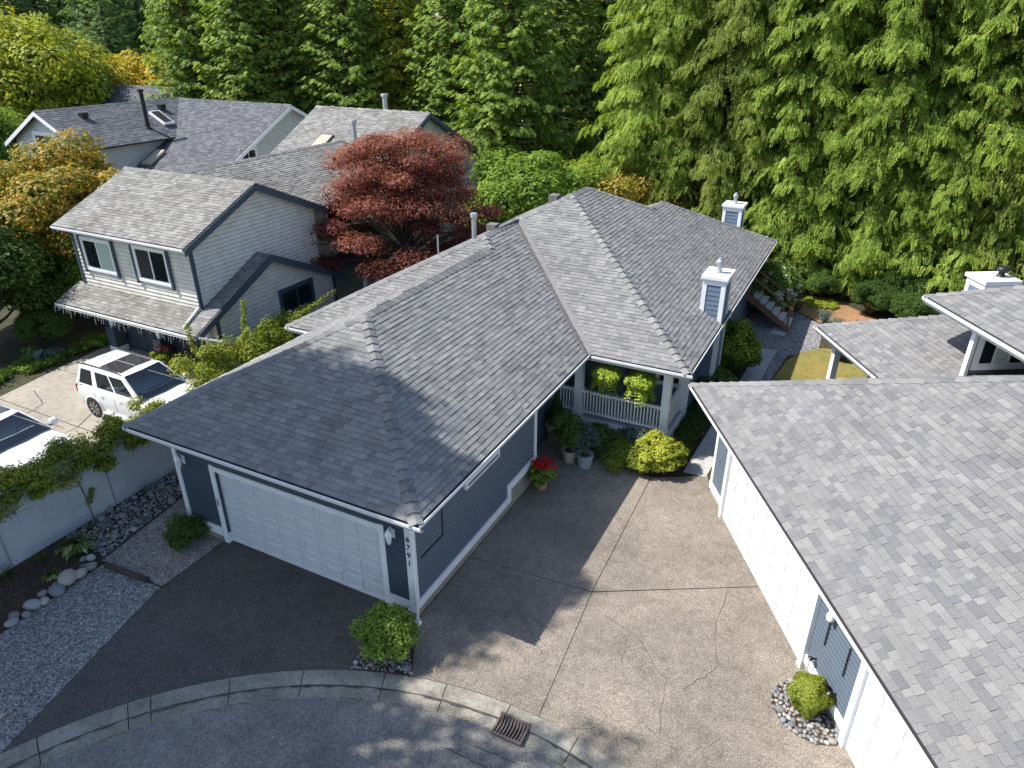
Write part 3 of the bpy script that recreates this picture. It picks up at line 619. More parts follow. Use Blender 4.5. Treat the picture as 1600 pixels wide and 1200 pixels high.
def garage_door(parent, o, s, n, w, h, rows, cols, mat='white_door', name='garage_door'):
    o, s, n = np.array(o, float), np.array(s, float), np.array(n, float); z = np.array([0, 0, 1.]); m = MB()
    for r_i in range(rows):
        z0, z1 = h*r_i/rows+.003, h*(r_i+1)/rows-.003
        m.prism([o+z*z0, o+s*w+z*z0, o+s*w+z*z1, o+z*z1], n*.03)
    d = m.build(name, mat, parent); pw, ph = w/cols, h/rows
    me = None
    for r_i in range(rows):
        for c in range(cols):
            if me is None:
                q = MB(); x0, x1, y0, y1 = .07, pw-.07, .09, ph-.09
                ring = lambda i, d_: [np.array((x0+i, d_, y0+i)), np.array((x1-i, d_, y0+i)), np.array((x1-i, d_, y1-i)), np.array((x0+i, d_, y1-i))]
                A, B, C, D = ring(0, .0305), ring(.022, .016), ring(.034, .016), ring(.075, .036)
                # moulded edge then raised field, in door axes (x along, y out, z up)
                v = A+[p*np.array((1, 0, 1))+np.array((0, .052, 0)) for p in ring(.01, 0)]+[p*np.array((1, 0, 1))+np.array((0, .0312, 0)) for p in ring(.028, 0)]+[p*np.array((1, 0, 1))+np.array((0, .042, 0)) for p in ring(.06, 0)]
                f = [(i, (i+1) % 4, (i+1) % 4+4, i+4) for i in range(4)]+[(i+4, (i+1) % 4+4, (i+1) % 4+8, i+8) for i in range(4)]+[(i+8, (i+1) % 4+8, (i+1) % 4+12, i+12) for i in range(4)]+[(12, 13, 14, 15)]
                if np.cross(s, n) @ z < 0: f = [tuple(reversed(g)) for g in f]
                q.add(v, f); me = q.mesh('panel', mat)
            ob = link('panel', me, d); p = o+s*(pw*c)+z*(ph*r_i)
            ob.matrix_local = Matrix(((s[0], n[0], 0, p[0]), (s[1], n[1], 0, p[1]), (0, 0, 1, p[2]), (0, 0, 0, 1)))
    return d
def nrm(s, d): v = np.array([d[0]*s, d[1]*s, 1.]); return v/np.linalg.norm(v)   # slope s falling towards d
def world_m(e): return Matrix.Translation(e.location) @ Matrix.Rotation(e.rotation_euler[2], 4, 'Z')
def chimney(parent, x0, x1, y0, y1, z0, z1, bmat='siding_chimney', cap=True, flue=True):
    c = MB(); c.box(x0, x1, y0, y1, z0, z1-.02); ch = c.build('chimney', bmat, parent); t = .11
    for i, (a, b, sx, nn) in enumerate((((x0, y0), (x1, y0), (1, 0, 0), (0, -1, 0)), ((x1, y0), (x1, y1), (0, 1, 0), (1, 0, 0)), ((x0, y0), (x0, y1), (0, 1, 0), (-1, 0, 0)))):
        pts = [(*a, z0), (*b, z0), (*b, z1-.1), (*a, z1-.1)]
        for k in range(int((z1-z0-.1)/.16)):
            za = z0+k*.16; zb = za+.16; m = MB(); n = np.array(nn, float); s = np.array(sx, float)
            A, B = np.array((*a, 0.))+s*t*.8, np.array((*b, 0.))-s*t*.8; z = np.array([0, 0, 1.])
            v = [A+z*za+n*.018, B+z*za+n*.018, B+z*zb+n*.004, A+z*zb+n*.004, A+z*za, B+z*za]; f = [(0, 1, 2, 3), (4, 5, 1, 0)]
            if np.cross(v[1]-v[0], v[2]-v[1]) @ n < 0: f = [tuple(reversed(g)) for g in f]
            m.add(v, f); m.build('board', bmat, ch)
    for x, y in ((x0, y0), (x1, y0), (x0, y1), (x1, y1)):
        sx, sy = (1 if x == x0 else -1), (1 if y == y0 else -1); m = MB(); m.box(x-sx*.03, x+sx*t, y-sy*.03, y+sy*t, z0, z1-.021); m.build('corner_board', 'white_trim', ch)
    m = MB(); m.box(x0-.036, x1+.036, y0-.036, y1+.036, z1-.2, z1-.022); m.build('frieze', 'white_trim', ch)
    m = MB(); e = .09; a = [(x0-e, y0-e, z1-.02), (x1+e, y0-e, z1-.02), (x1+e, y1+e, z1-.02), (x0-e, y1+e, z1-.02)]; m.prism(a, (0, 0, .1)); m.build('cap', 'metal_white', ch)
    cx, cy = (x0+x1)/2, (y0+y1)/2
    if not flue: return ch
    m = MB(); m.lathe([(.12, z1+.08), (.11, z1+.14), (.085, z1+.15), (.085, z1+.34), (.12, z1+.35), (.13, z1+.42), (.12, z1+.47), (.06, z1+.52), (.07, z1+.55), (.02, z1+.58)], (cx, cy), 16); m.build('flue', 'metal_grey', ch, True)
    return ch
def pipe(parent, x, y, z0, z1, r=.1, mat='metal_grey', cap=True, name='vent_pipe'):
    p = [(r*1.8, z0), (r*1.8, z0+.03), (r, z0+.06), (r, z1-.16)]
    if cap: p += [(r*1.45, z1-.15), (r*1.5, z1-.03), (r*1.4, z1)]
    else: p += [(r, z1)]
    m = MB(); m.lathe(p, (x, y), 16); return m.build(name, mat, parent, True)
# ---------------------------------------------------------------- main house
MH = empty('main_house', 'long blue rancher with grey hip roof and white double garage door', 'house', tuple(O0), PSI)
a0, b0, w0, a1, w1, b2, w2, ze, s = -8.05, .45, -.36, -9.1, 6.32, 3.46, 8.7, 2.957, .506
h0, h1, h2 = (b0-a0)/2, (b0-a1)/2, (b2-a1)/2; ve = 24.19; h4 = 4.25; v3 = 16.5+h2
z0, z1, z2, z4 = ze+s*h0, ze+s*h1, ze+s*h2, ze+s*h4
A, B = (a0, w0, ze), (b0, w0, ze); C = (b0, w2, ze); D = (b2, w2, ze); E_ = (b2, ve, ze); F_ = (a1, w1, ze); F2 = (a0, w1, ze)
P1 = (a0+h0, w0+h0, z0); P5 = (a0+h0, w1+h0, z0); P2 = (a1+h1, w1+h1, z1); P4 = (a1+h1, w2+h1, z1); P3 = (a1+h2, w2+h2, z2)
P6 = (a1+h2, 16.5, z2); Q4 = (b2-h4, ve-h4, z4); Q5 = (b2-h4, v3-h4, z4); G = (a1, v3, ze); Hh = (b2-2*h4, ve, ze); I_ = (b2-2*h4, v3, ze)
RXd, LXd, FXd, BXd = (1, 0), (-1, 0), (0, -1), (0, 1)
fR = ([B, C, P4, P2, P5, P1], (0, 1, 0)); fF = ([A, B, P1], (1, 0, 0)); fL = ([A, P1, P5, F2], (0, 1, 0)); fF2 = ([F_, F2, P5, P2], (1, 0, 0))
fP = ([C, D, P3, P4], (1, 0, 0)); fR3 = ([D, E_, Q4, Q5, P6, P3], (0, 1, 0)); fB4 = ([E_, Hh, Q4], (1, 0, 0)); fL4 = ([Hh, I_, Q5, Q4], (0, 1, 0)); fB3 = ([G, P6, Q5, I_], (1, 0, 0)); fL3 = ([F_, P2, P4, P3, P6, G], (0, 1, 0))
MF = [fR, fF, fL, fF2, fP, fR3, fB4, fL4, fB3, fL3]
rf = deck(MH, MF)
shingle_roof(rf, MF, 'shingle_main', nobj=295, seed=4, world=world_m(MH))
nR, nL, nF, nB = nrm(s, RXd), nrm(s, LXd), nrm(s, FXd), nrm(s, BXd)
for a, b, x, y in ((B, P1, nF, nR), (A, P1, nF, nL), (P1, P5, nL, nR), (F_, P2, nL, nF2 if False else nF), (P5, P2, nF, nR), (P2, P4, nL, nR), (P4, P3, nL, nF), (D, P3, nF, nR), (P3, P6, nL, nR), (Q5, P6, nR, nB), (E_, Q4, nR, nB), (Q4, Q5, nL, nR)):
    caps(rf, a, b, np.array(x), np.array(y), 'shingle_main')
def valley(parent, a, b, na, nb, w=.16, mat='flashing'):
    a, b = np.array(a, float), np.array(b, float); x = (b-a)/np.linalg.norm(b-a); up = np.array([0, 0, .022]); m = MB()
    for n_ in (na, nb):
        y = np.cross(n_, x); y = y/np.linalg.norm(y)
        if (y[2] < 0): y = -y
        m.add([a+up, b+up, b+up+y*w, a+up+y*w], [(0, 1, 2, 3)])
    return m.build('valley_flashing', mat, parent)
valley(rf, C, P4, nR, nF); valley(rf, F2, P5, nL, nF, .1); valley(rf, I_, Q5, nL, nB)
L = Leaves(410); r = L.r
for a, b, n in ((C, P4, 260), (F2, P5, 160), (C, B, 200)):
    q = np.array(a)[None]+(np.array(b)-np.array(a))[None]*(r.random(n)**1.4)[:, None]; d = np.abs(r.normal(0, .22, n)); q[:, 0] -= d*.4; q[:, 2] += .035+d*(.4*s)
    L.add(q, L.unit(n), np.array([.3, -.2, 1.])+r.normal(0, .2, (n, 3)), r.uniform(.02, .06, n), r.uniform(.008, .02, n), r.random(n))
link('needle_litter', L.mesh('needle_litter', 'gutter_stain'), rf)['kind'] = 'stuff'
# ridge vents on the garage ridge
for i, q in enumerate((4.6, 5.8, 7.0, 8.2, 9.4)):
    box('ridge_vent', 'flashing', rf, a0+h0-.17, a0+h0-.07, q, q+.42, z0-.06, z0+.025)
# gutters
for a, b, n_ in ((A, B, (0, -1)), (B, C, (1, 0)), (C, D, (0, -1)), (D, E_, (1, 0)), (F_, F2, (0, -1)), (E_, Hh, (0, 1)), (A, F2, (-1, 0))):
    a, b = np.array(a), np.array(b)
    if n_ == (0, -1) and tuple(b) == B: b = b+np.array([.12, 0, 0])
    if tuple(a) == C: a = a+np.array([.13, 0, 0])
    if tuple(b) == D: b = b+np.array([.12, 0, 0])
    if tuple(a) == D: a = a+np.array([0, .004, 0])
    gutter(MH, a-np.array([0, 0, .012]), b-np.array([0, 0, .012]), n_)
# walls, soffit
m = MB(); m.box(a0+.02, b0-.02, w0+.02, 10, ze-.2, ze-.17); m.box(a1+.02, b2-.02, w2+.3, ve-.02, ze-.205, ze-.175); m.box(a1+.02, a0, w1+.02, w2+.3, ze-.2, ze-.17); m.box(b0-.02, b2-.02, w2+.02, w2+.3, ze-.2, ze-.17); m.build('soffit', 'soffit', MH)
gz = 2.76
m = MB(); m.box(-6.94, 0, .16, 6.05, .0, gz); m.box(-6.94, -5.62, .0, .16, .3, gz); m.box(-.8, 0, 0, .16, .3, gz); m.box(-5.62, -.8, 0, .16, 2.17, gz); m.build('wall', 'navy_trim', MH)
m = MB(); m.box(-8.4, -.72, 6.05, 23.4, 0, gz); m.box(-.72, 2.92, 11.2, 23.4, 0, gz); m.build('wall', 'siding_blue', MH)
box('foundation', 'foundation', MH, -6.96, -5.77, -.012, .16, 0, .3); m = MB(); m.box(-.65, .012, -.012, 6.04, 0, .28); m.box(.0, .013, 4.35, 6.04, .28, .58); m.build('foundation', 'foundation', MH)
siding(MH, [(0, .12, .5), (0, 4.3, .5), (0, 4.3, .82), (0, 5.95, .82), (0, 5.95, gz), (0, .12, gz)][:0] or [(0, .12, .42), (0, 5.95, .42), (0, 5.95, gz), (0, .12, gz)], (0, 1, 0), .118, 'siding_blue', out=(1, 0, 0))
siding(MH, [(-6.85, 0, .45), (-5.75, 0, .45), (-5.75, 0, gz), (-6.85, 0, gz)], (1, 0, 0), .118, 'navy_trim', out=(0, -1, 0))
siding(MH, [(-.68, 0, .45), (-.1, 0, .45), (-.1, 0, gz), (-.68, 0, gz)], (1, 0, 0), .118, 'navy_trim', out=(0, -1, 0))
siding(MH, [(-5.75, 0, 2.3), (-.68, 0, 2.3), (-.68, 0, gz), (-5.75, 0, gz)], (1, 0, 0), .115, 'navy_trim', out=(0, -1, 0))
siding(MH, [(2.92, 11.3, .2), (2.92, 23.3, .2), (2.92, 23.3, gz), (2.92, 11.3, gz)], (0, 1, 0), .12, 'siding_blue', out=(1, 0, 0))
garage_door(MH, (-5.62, .12, .01), (1, 0, 0), (0, -1, 0), 4.82, 2.15, 4, 8)
for nm, c in (('door_casing', (-5.76, -5.62, -.03, .12, 0, 2.32)), ('door_casing', (-.8, -.66, -.03, .12, 0, 2.32)), ('door_casing', (-5.62, -.8, -.03, .12, 2.16, 2.3)),
              ('corner_board', (-.12, .03, -.035, -.002, .3, gz)), ('corner_board', (.002, .035, 0, .12, .3, gz)), ('corner_board', (-6.98, -6.84, -.035, -.002, .3, gz)), ('corner_board', (.002, .034, 5.94, 6.08, .6, gz)),
              ('baseboard', (-6.98, -5.77, -.05, -.003, .2, .44)), ('baseboard', (-.65, .05, -.05, -.003, .2, .46)), ('baseboard', (.014, .05, .05, 4.3, .24, .45)), ('baseboard', (.014, .049, 4.3, 4.48, .24, .85)), ('baseboard', (.014, .0505, 4.48, 6.08, .62, .85)),
              ('corner_board', (2.90, 3.0, 11.19, 11.3, 0, gz)), ('corner_board', (2.922, 2.97, 14.3, 14.42, .2, gz)), ('corner_board', (2.922, 2.97, 17.2, 17.32, .2, gz)), ('corner_board', (2.90, 3.0, 23.3, 23.43, 0, gz))):
    box(nm, 'white_trim', MH, *c)
# white light strip and blocked window on the garage side, keypad, coach lamps, house number
m = MB(); m.box(.016, .1, 2.12, 3.76, 2.1, 2.3); o = m.build('awning_rail', 'white_trim', MH); box('slot', 'siding_blue', o, .1005, .104, 2.2, 3.68, 2.15, 2.23)
m = MB(); m.box(.016, .03, 1.16, 1.2, 1.45, 2.3); m.box(.016, .03, .3, 1.16, 1.45, 1.49); m.build('hatch_outline', 'navy_door', MH)
m = MB(); m.box(.016, .06, 1.15, 1.24, 2.28, 2.42); m.build('vent_hood', 'white_trim', MH)
box('keypad', 'pot_grey', MH, -5.72, -5.66, -.05, -.031, 1.15, 1.35, bevel=.01)
for x in (-.42, -6.62):
    l = MB(); l.lathe([(.02, 2.02), (.05, 2.08), (.085, 2.26), (.095, 2.28), (.05, 2.36), (.03, 2.37), (.012, 2.42)], (x, -.17), 6); lo = l.build('coach_lamp', 'metal_white', MH)
    m = MB(); m.box(x-.05, x+.05, -.035, -.016, 2.1, 2.32); m.build('back_plate', 'metal_white', lo)
    m = MB(); m.tube([(x, -.03, 2.3), (x, -.1, 2.42), (x, -.17, 2.42)], .012, 6); m.build('arm', 'metal_white', lo)
for i, ch in enumerate('6791'):
    cu = bpy.data.curves.new('house_number', 'FONT'); cu.body = ch; cu.size = .19; cu.extrude = .006; cu.align_x = 'CENTER'
    tmp = bpy.data.objects.new('tmp', cu); COL.objects.link(tmp); dg = bpy.context.evaluated_depsgraph_get(); me = bpy.data.meshes.new_from_object(tmp.evaluated_get(dg)); bpy.data.objects.remove(tmp)
    me.materials.clear(); me.materials.append(M['black']); o = link('house_number', me, MH); o.location = (-.045, -.043, 2.13-i*.21); o.rotation_euler = (R(90), 0, 0)
# downspouts
def spout(parent, pts, mat='white_trim', r=.038):
    m = MB(); m.tube(pts, r, 8); return m.build('downspout', mat, parent, True)
ds = spout(MH, [(.3, -.28, ze-.1), (.3, -.25, ze-.2), (.09, -.07, ze-.4), (.09, -.07, .12), (.1, -.14, .05)]); m = MB(); m.lathe([(.1, .01), (.1, .03), (.06, .06), (.045, .1)], (.1, -.12), 12); m.build('collar', 'white_trim', ds, True)
spout(MH, [(3.0, 14.4, 2.6), (3.0, 14.4, .2)]); spout(MH, [(3.0, 17.4, 2.7), (3.0, 17.4, .1)])
# porch
m = MB(); m.box(-.72, 2.92, 9.2, 11.2, .4, .52); m.build('porch_floor', 'concrete_walk', MH)
for c in ((-.7, 2.95, 9.16, 9.198, .12, .5), (2.922, 2.96, 9.2, 11.19, .12, .5)): box('skirt_board', 'white_trim', MH, *c)
m = MB(); m.box(-.72, 2.93, 9.22, 11.2, 0, .12); m.build('foundation', 'foundation', MH)
for x, y in ((2.66, 9.17), (-.12, 9.17), (2.72, 10.98)):
    c = MB(); c.box(x, x+.24, y, y+.22, .52, gz); co = c.build('column', 'white_trim', MH); box('collar', 'white_trim', co, x-.02, x+.26, y-.02, y+.24, 1.36, 1.5); box('collar', 'white_trim', co, x-.025, x+.265, y-.025, y+.245, .525, .66)
box('beam', 'white_trim', MH, .2, 2.94, 9.16, 9.4, gz-.16, gz-.005); box('beam', 'white_trim', MH, 2.7, 2.935, 9.41, 11.18, gz-.165, gz-.006)
rl = box('railing', 'white_trim', MH, -.7, 2.64, 9.235, 9.325, 1.36, 1.43); box('rail', 'white_trim', rl, -.7, 2.64, 9.25, 9.31, .64, .71)
bal = MB().box(-.019, .019, 9.262, 9.298, .712, 1.358).mesh('baluster', 'white_trim')
for i in range(32):
    x = -.62+i*.1025
    if x > 2.62: break
    if -.14 < x < .14: continue
    o = link('baluster', bal, rl); o.location = (x, 0, 0)
rl = box('railing', 'white_trim', MH, 2.755, 2.845, 9.41, 10.97, 1.36, 1.43); box('rail', 'white_trim', rl, 2.77, 2.83, 9.41, 10.97, .64, .71)
bal = MB().box(2.782, 2.818, -.02, .02, .712, 1.358).mesh('baluster', 'white_trim')
for i in range(16): o = link('baluster', bal, rl); o.location = (0, 9.47+i*.098, 0)
box('door', 'navy_door', MH, .9, 1.85, 11.16, 11.198, .53, 2.55); window(MH, (2.0, 11.2, 1.3), (1, 0, 0), (0, -1, 0), .7, 1.1)
chimney(MH, 2.72, 3.4, 12.9, 13.85, 0.02, 4.42); chimney(MH, .95, 1.75, 24.25, 25.05, .02, 4.25)
pipe(MH, -5.2, 11.9, 4.85, 5.85, .085); pipe(MH, -6.6, 11.7, 4.1, 4.95, .03, 'metal_grey', False)
box('roof_vent', 'flashing', rf, -5.1, -4.75, 12.6, 12.95, 5.1, 5.32); box('roof_vent', 'flashing', rf, -4.3, -3.95, 16.2, 16.6, 5.4, 5.75)
# back steps
stp = empty('back_steps', 'wooden back steps with pale treads and brown handrails beside white hydrangea', 'steps', W(3.0, 21.4), PSI)
for i in range(6):
    box('tread', 'grey_step', stp, .25+i*.28, .25+i*.28+.3, -.55, .55, 1.22-i*.2, 1.27-i*.2)
for y in (-.6, .6):
    m = MB(); m.prism([(.05, y, 1.2), (1.95, y, -.02), (1.95, y, .22), (.25, y, 1.4), (.05, y, 1.4)], (0, .045 if y > 0 else -.045, 0)); m.build('stringer', 'cedar_wood', stp)
    m = MB(); m.prism([(.05, y, 2.2), (1.95, y, .98), (1.95, y, 1.06), (.05, y, 2.28)], (0, .07, 0)); m.build('handrail', 'cedar_wood', stp)
    for x, zt in ((.1, 2.2), (1.85, 1.04)): m = MB(); m.box(x-.04, x+.04, y-.04+.03, y+.04+.03, max(0, zt-1.1), zt); m.build('post', 'cedar_wood', stp)
# ---------------------------------------------------------------- right-hand house
RH = empty('right_house', 'light grey shingled house with two wide white garage doors', 'house', tuple(RO), RPSI)
s = .5; ze = 2.95; X1, Y0, Y1 = 11.0, 0., -15.; hh = X1/2
A, B, C, D = (0, Y0, ze), (0, Y1, ze), (X1, Y1, ze), (X1, Y0, ze); P, Q = (hh, Y0-hh, ze+s*hh), (hh, Y1+hh, ze+s*hh)
RF1 = [([A, B, Q, P], (0, 1, 0)), ([B, C, Q], (1, 0, 0)), ([C, D, P, Q], (0, 1, 0)), ([D, A, P], (1, 0, 0))]
rf = deck(RH, RF1); shingle_roof(rf, RF1, 'shingle_right', nobj=295, seed=8, world=world_m(RH))
nR, nL, nF, nB = nrm(s, RXd), nrm(s, LXd), nrm(s, FXd), nrm(s, BXd)
for a, b, x, y in ((A, P, nL, nB), (B, Q, nL, nF), (P, Q, nL, nR)): caps(rf, a, b, x, y, 'shingle_right')
A2, B2, C2, D2 = (5.28, 3.91, ze), (5.28, -3, ze), (13.4, -3, ze), (13.4, 3.91, ze); h = 3.455; P, Q = (5.28+h, 3.91-h, ze+s*h), (13.4-h, 3.91-h, ze+s*h)
RF2 = [([A2, B2, P], (0, 1, 0)), ([A2, P, Q, D2], (1, 0, 0))]
rf2 = deck(RH, RF2); shingle_roof(rf2, RF2, 'shingle_right', seed=18); caps(rf2, A2, P, nL, nB, 'shingle_right')
z3 = 5.2; A3, B3, C3, D3 = (6.2, .38, z3), (6.2, -7.5, z3), (14.2, -7.5, z3), (14.2, .38, z3); h = 3.94; P, Q = (6.2+h, .38-h, z3+s*h), (14.2-h, .38-h, z3+s*h)
RF3 = [([A3, B3, P], (0, 1, 0)), ([B3, C3, Q, P], (1, 0, 0)), ([C3, D3, Q], (0, 1, 0)), ([D3, A3, P, Q], (1, 0, 0))]
rf3 = deck(RH, RF3); shingle_roof(rf3, RF3, 'shingle_right', seed=28); caps(rf3, A3, P, nL, nB, 'shingle_right'); caps(rf3, B3, P, nL, nF, 'shingle_right')
for a, b, n_ in ((A, B, (-1, 0)), (A2, B2, (-1, 0)), (A3, B3, (-1, 0)), (A, (5.2, 0, ze), (0, 1)), (A2, D2, (0, 1)), (A3, D3, (0, 1)), (B3, C3, (0, -1))): gutter(RH, np.array(a)-(0, 0, .012), np.array(b)-(0, 0, .012), n_, dirt=False)
gz = 2.74
m = MB(); m.box(.02, 10.98, -14.98, -.02, ze-.2, ze-.17); m.box(5.3, 13.38, -2.9, 3.9, ze-.203, ze-.173); m.box(6.22, 14.18, -7.48, .36, z3-.2, z3-.17); m.build('soffit', 'soffit', RH)
m = MB(); m.box(.6, 10.4, -14.4, -.95, .0, gz); m.box(6.6, 12.6, -.95, 2.6, 0, gz); m.box(6.55, 13.6, -1.4, -1.25, 2.7, z3-.2); m.build('wall', 'siding_blue', RH)
m = MB(); m.box(.585, .62, -14.4, -.94, 0, .2); m.build('foundation', 'foundation', RH)
for y0, y1 in ((-2.06, -6.86), (-8.78, -13.58)):
    garage_door(RH, (.6, y1, .01), (0, 1, 0), (-1, 0, 0), 4.8, 2.15, 4, 8)
    for c in ((.5, .598, y0-.001, y0+.15, 0, 2.3), (.5, .598, y1-.15, y1-.001, 0, 2.3), (.5, .598, y1, y0, 2.17, 2.3)): box('door_casing', 'white_trim', RH, *c)
siding(RH, [(.6, -1.9, .42), (.6, -1.05, .42), (.6, -1.05, gz), (.6, -1.9, gz)], (0, 1, 0), .118, 'siding_blue', out=(-1, 0, 0))
siding(RH, [(.6, -8.6, .42), (.6, -7.02, .42), (.6, -7.02, gz), (.6, -8.6, gz)], (0, 1, 0), .118, 'siding_blue', out=(-1, 0, 0))
siding(RH, [(.6, -13.6, 2.32), (.6, -2, 2.32), (.6, -2, gz), (.6, -13.6, gz)], (0, 1, 0), .12, 'siding_blue', out=(-1, 0, 0))
for c in ((.55, .583, -1.91, -.9, .2, .42), (.55, .583, -8.62, -7.02, .2, .42)): box('baseboard', 'white_trim', RH, *c)
box('corner_board', 'white_trim', RH, .56, .598, -1.06, -.92, .42, gz)
for y in (-7.47, -8.19):
    m = MB(); m.tube([(.57, y, 1.15), (.57, y, 1.85)], .012, 6)
    for k in range(8): m.tube([(.57, y, 1.2+k*.09), (.535, y-.02, 1.2+k*.09)], .008, 4)
    m.build('plant_trellis', 'black', RH)
for y in (-7.33, -8.14):
    m = MB(); m.tube([(.585, y, .62), (.5, y, .66), (.46, y, .6)], .02, 6); m.lathe([(.05, .64), (.06, .66), (.02, .69)], (.46, y), 8); m.build('hose_tap', 'black', RH)
m = MB(); m.lathe([(.03, 1.86), (.075, 1.9), (.085, 1.99), (.05, 2.07), (.0, 2.08)], (.49, -7.56), 12); lo = m.build('flood_lamp', 'metal_white', RH, True); m = MB(); m.tube([(.58, -7.56, 2.05), (.5, -7.56, 2.03)], .025, 8); m.build('bracket', 'black', lo)
m = MB(); m.tube([(.46, -7.33, .6), (.42, -7.36, .3), (.38, -7.3, .05)], .012, 6); m.build('hose', 'grey_step', RH)
for x, y in ((5.75, 3.45), (5.75, .6)): box('patio_post', 'white_trim', RH, x, x+.2, y-.2, y, 0, ze-.2)
window(RH, (6.78, -1.402, 3.98), (1, 0, 0), (0, -1, 0), 1.6, 1.0, trim=.13, panes=4, curtain=(None, 'curtain_white', None, None))
box('corner_board', 'white_trim', RH, 6.52, 6.6, -1.44, -1.402, 2.7, z3-.2); box('corner_board', 'white_trim', RH, 6.51, 6.548, -1.44, -1.3, 2.7, z3-.2)
chimney(RH, 8.0, 8.85, .6, 1.3, .02, 5.42, flue=False)
o = MB().lathe([(.13, 5.5), (.09, 5.54), (.08, 5.62), (.15, 5.67), (.16, 5.73), (.13, 5.77)], (8.62, .95), 14).build('flue_cap', 'bowl_black', RH, True)
# ================================================================ LEFT-HAND AND FAR HOUSES
def gable_block(parent, x0, x1, y0, y1, ze, sl, axis, shmat, wall, rake, zb=0., ov=.3, e=.145, big=1., seed=1, sides=(1, 1), lap=.15, y_ridge=None, gut=True, walls=True):
    """gabled block; axis 'x': ridge along x. x0..y1 are the roof edges, walls stand ov inside."""
    if axis == 'x':
        yr = (y0+y1)/2 if y_ridge is None else y_ridge; zr = ze+sl*(yr-y0); zb_ = zr-sl*(y1-yr)
        a, b, c, d = (x0, y0, ze), (x1, y0, ze), (x1, yr, zr), (x0, yr, zr); e1, f1 = (x1, y1, zb_), (x0, y1, zb_)
        faces = [([a, b, c, d], (1, 0, 0)), ([d, c, e1, f1], (1, 0, 0))]; ends = [([a, d, f1], (-1, 0, 0)), ([b, c, e1], (1, 0, 0))]; eav = [(a, b, (0, -1)), (f1, e1, (0, 1))]
        nn = (nrm(sl, FXd), nrm(sl, BXd)); rd = (d, c)
    else:
        xr = (x0+x1)/2; zr = ze+sl*(xr-x0)
        a, b, c, d = (x0, y0, ze), (x1, y0, ze), (x1, y1, ze), (x0, y1, ze); p, q = (xr, y0, zr), (xr, y1, zr)
        faces = [([a, p, q, d], (0, 1, 0)), ([b, c, q, p], (0, 1, 0))]; ends = [([a, p, b], (0, -1, 0)), ([d, q, c], (0, 1, 0))]; eav = [(a, d, (-1, 0)), (b, c, (1, 0))]
        nn = (nrm(sl, LXd), nrm(sl, RXd)); rd = (p, q)
    rf = deck(parent, faces); shingle_roof(rf, faces, shmat, e=e, big=big, seed=seed); caps(rf, rd[0], rd[1], nn[0], nn[1], shmat, e=.32 if e < .16 else .6)
    zz = np.array([0, 0, 1.])
    for k, (tri, n) in enumerate(ends):
        n = np.array(n, float)
        for u_, v_ in ((tri[0], tri[1]), (tri[1], tri[2])):
            u_, v_ = np.array(u_), np.array(v_); m = MB(); m.prism([u_-zz*.03+n*.004, v_-zz*.03+n*.004, v_-zz*.27+n*.004, u_-zz*.27+n*.004], n*.045); m.build('rake_board', rake, parent)
    if gut:
        for a_, b_, n_ in eav: gutter(parent, np.array(a_)-zz*.012, np.array(b_)-zz*.012, n_, dirt=False)
    if walls:
        X0, X1, Y0, Y1 = x0+ov, x1-ov, y0+ov*1.6, y1-ov*1.6
        if axis == 'y': X0, X1, Y0, Y1 = x0+ov*1.6, x1-ov*1.6, y0+ov, y1-ov
        m = MB(); h = lambda x, y: (ze+sl*(y-y0) if y <= yr else zr-sl*(y-yr))-.1 if axis == 'x' else ze+sl*min(x-x0, x1-x)-.1
        if axis == 'x': m.prism([(X0, Y0, zb), (X0, Y1, zb), (X0, Y1, h(0, Y1)), (X0, yr, zr-.1), (X0, Y0, h(0, Y0))], (X1-X0, 0, 0))
        else: m.prism([(X0, Y0, zb), (X1, Y0, zb), (X1, Y0, h(X1, 0)), (xr, Y0, zr-.1), (X0, Y0, h(X0, 0))], (0, Y1-Y0, 0))
        m.build('wall', wall, parent)
        if axis == 'x':
            for on, X, n in ((sides[0], X0, (-1, 0, 0)), (sides[1], X1, (1, 0, 0))):
                if on: siding(parent, [(X, Y0, zb), (X, Y1, zb), (X, Y1, h(0, Y1)), (X, yr, zr-.1), (X, Y0, h(0, Y0))], (0, 1, 0), lap, wall, proud=.03, out=n)
            siding(parent, [(X0, Y0, zb), (X1, Y0, zb), (X1, Y0, h(0, Y0)), (X0, Y0, h(0, Y0))], (1, 0, 0), lap, wall, proud=.03, out=(0, -1, 0))
        else:
            siding(parent, [(X0, Y0, zb), (X1, Y0, zb), (X1, Y0, h(X1, 0)), (xr, Y0, zr-.1), (X0, Y0, h(X0, 0))], (1, 0, 0), lap, wall, proud=.03, out=(0, -1, 0))
            siding(parent, [(X1, Y0, zb), (X1, Y1, zb), (X1, Y1, h(X1, 0)), (X1, Y0, h(X1, 0))], (0, 1, 0), lap, wall, proud=.03, out=(1, 0, 0))
    return rf
LH = empty('left_house', 'two storey cream house with weathered grey roof and navy garage doors', 'house', W(-20.4, 7.1), PSI)
gable_block(LH, .3, 7.3, -.88, 6.3, 5.0, .44, 'x', 'shingle_left', 'siding_cream', 'navy_trim', zb=2.0, ov=.3, seed=31, sides=(1, 1), y_ridge=2.65)
m = MB(); m.box(.6, 7.0, -.4+.4, .08, 2.0, 4.9)
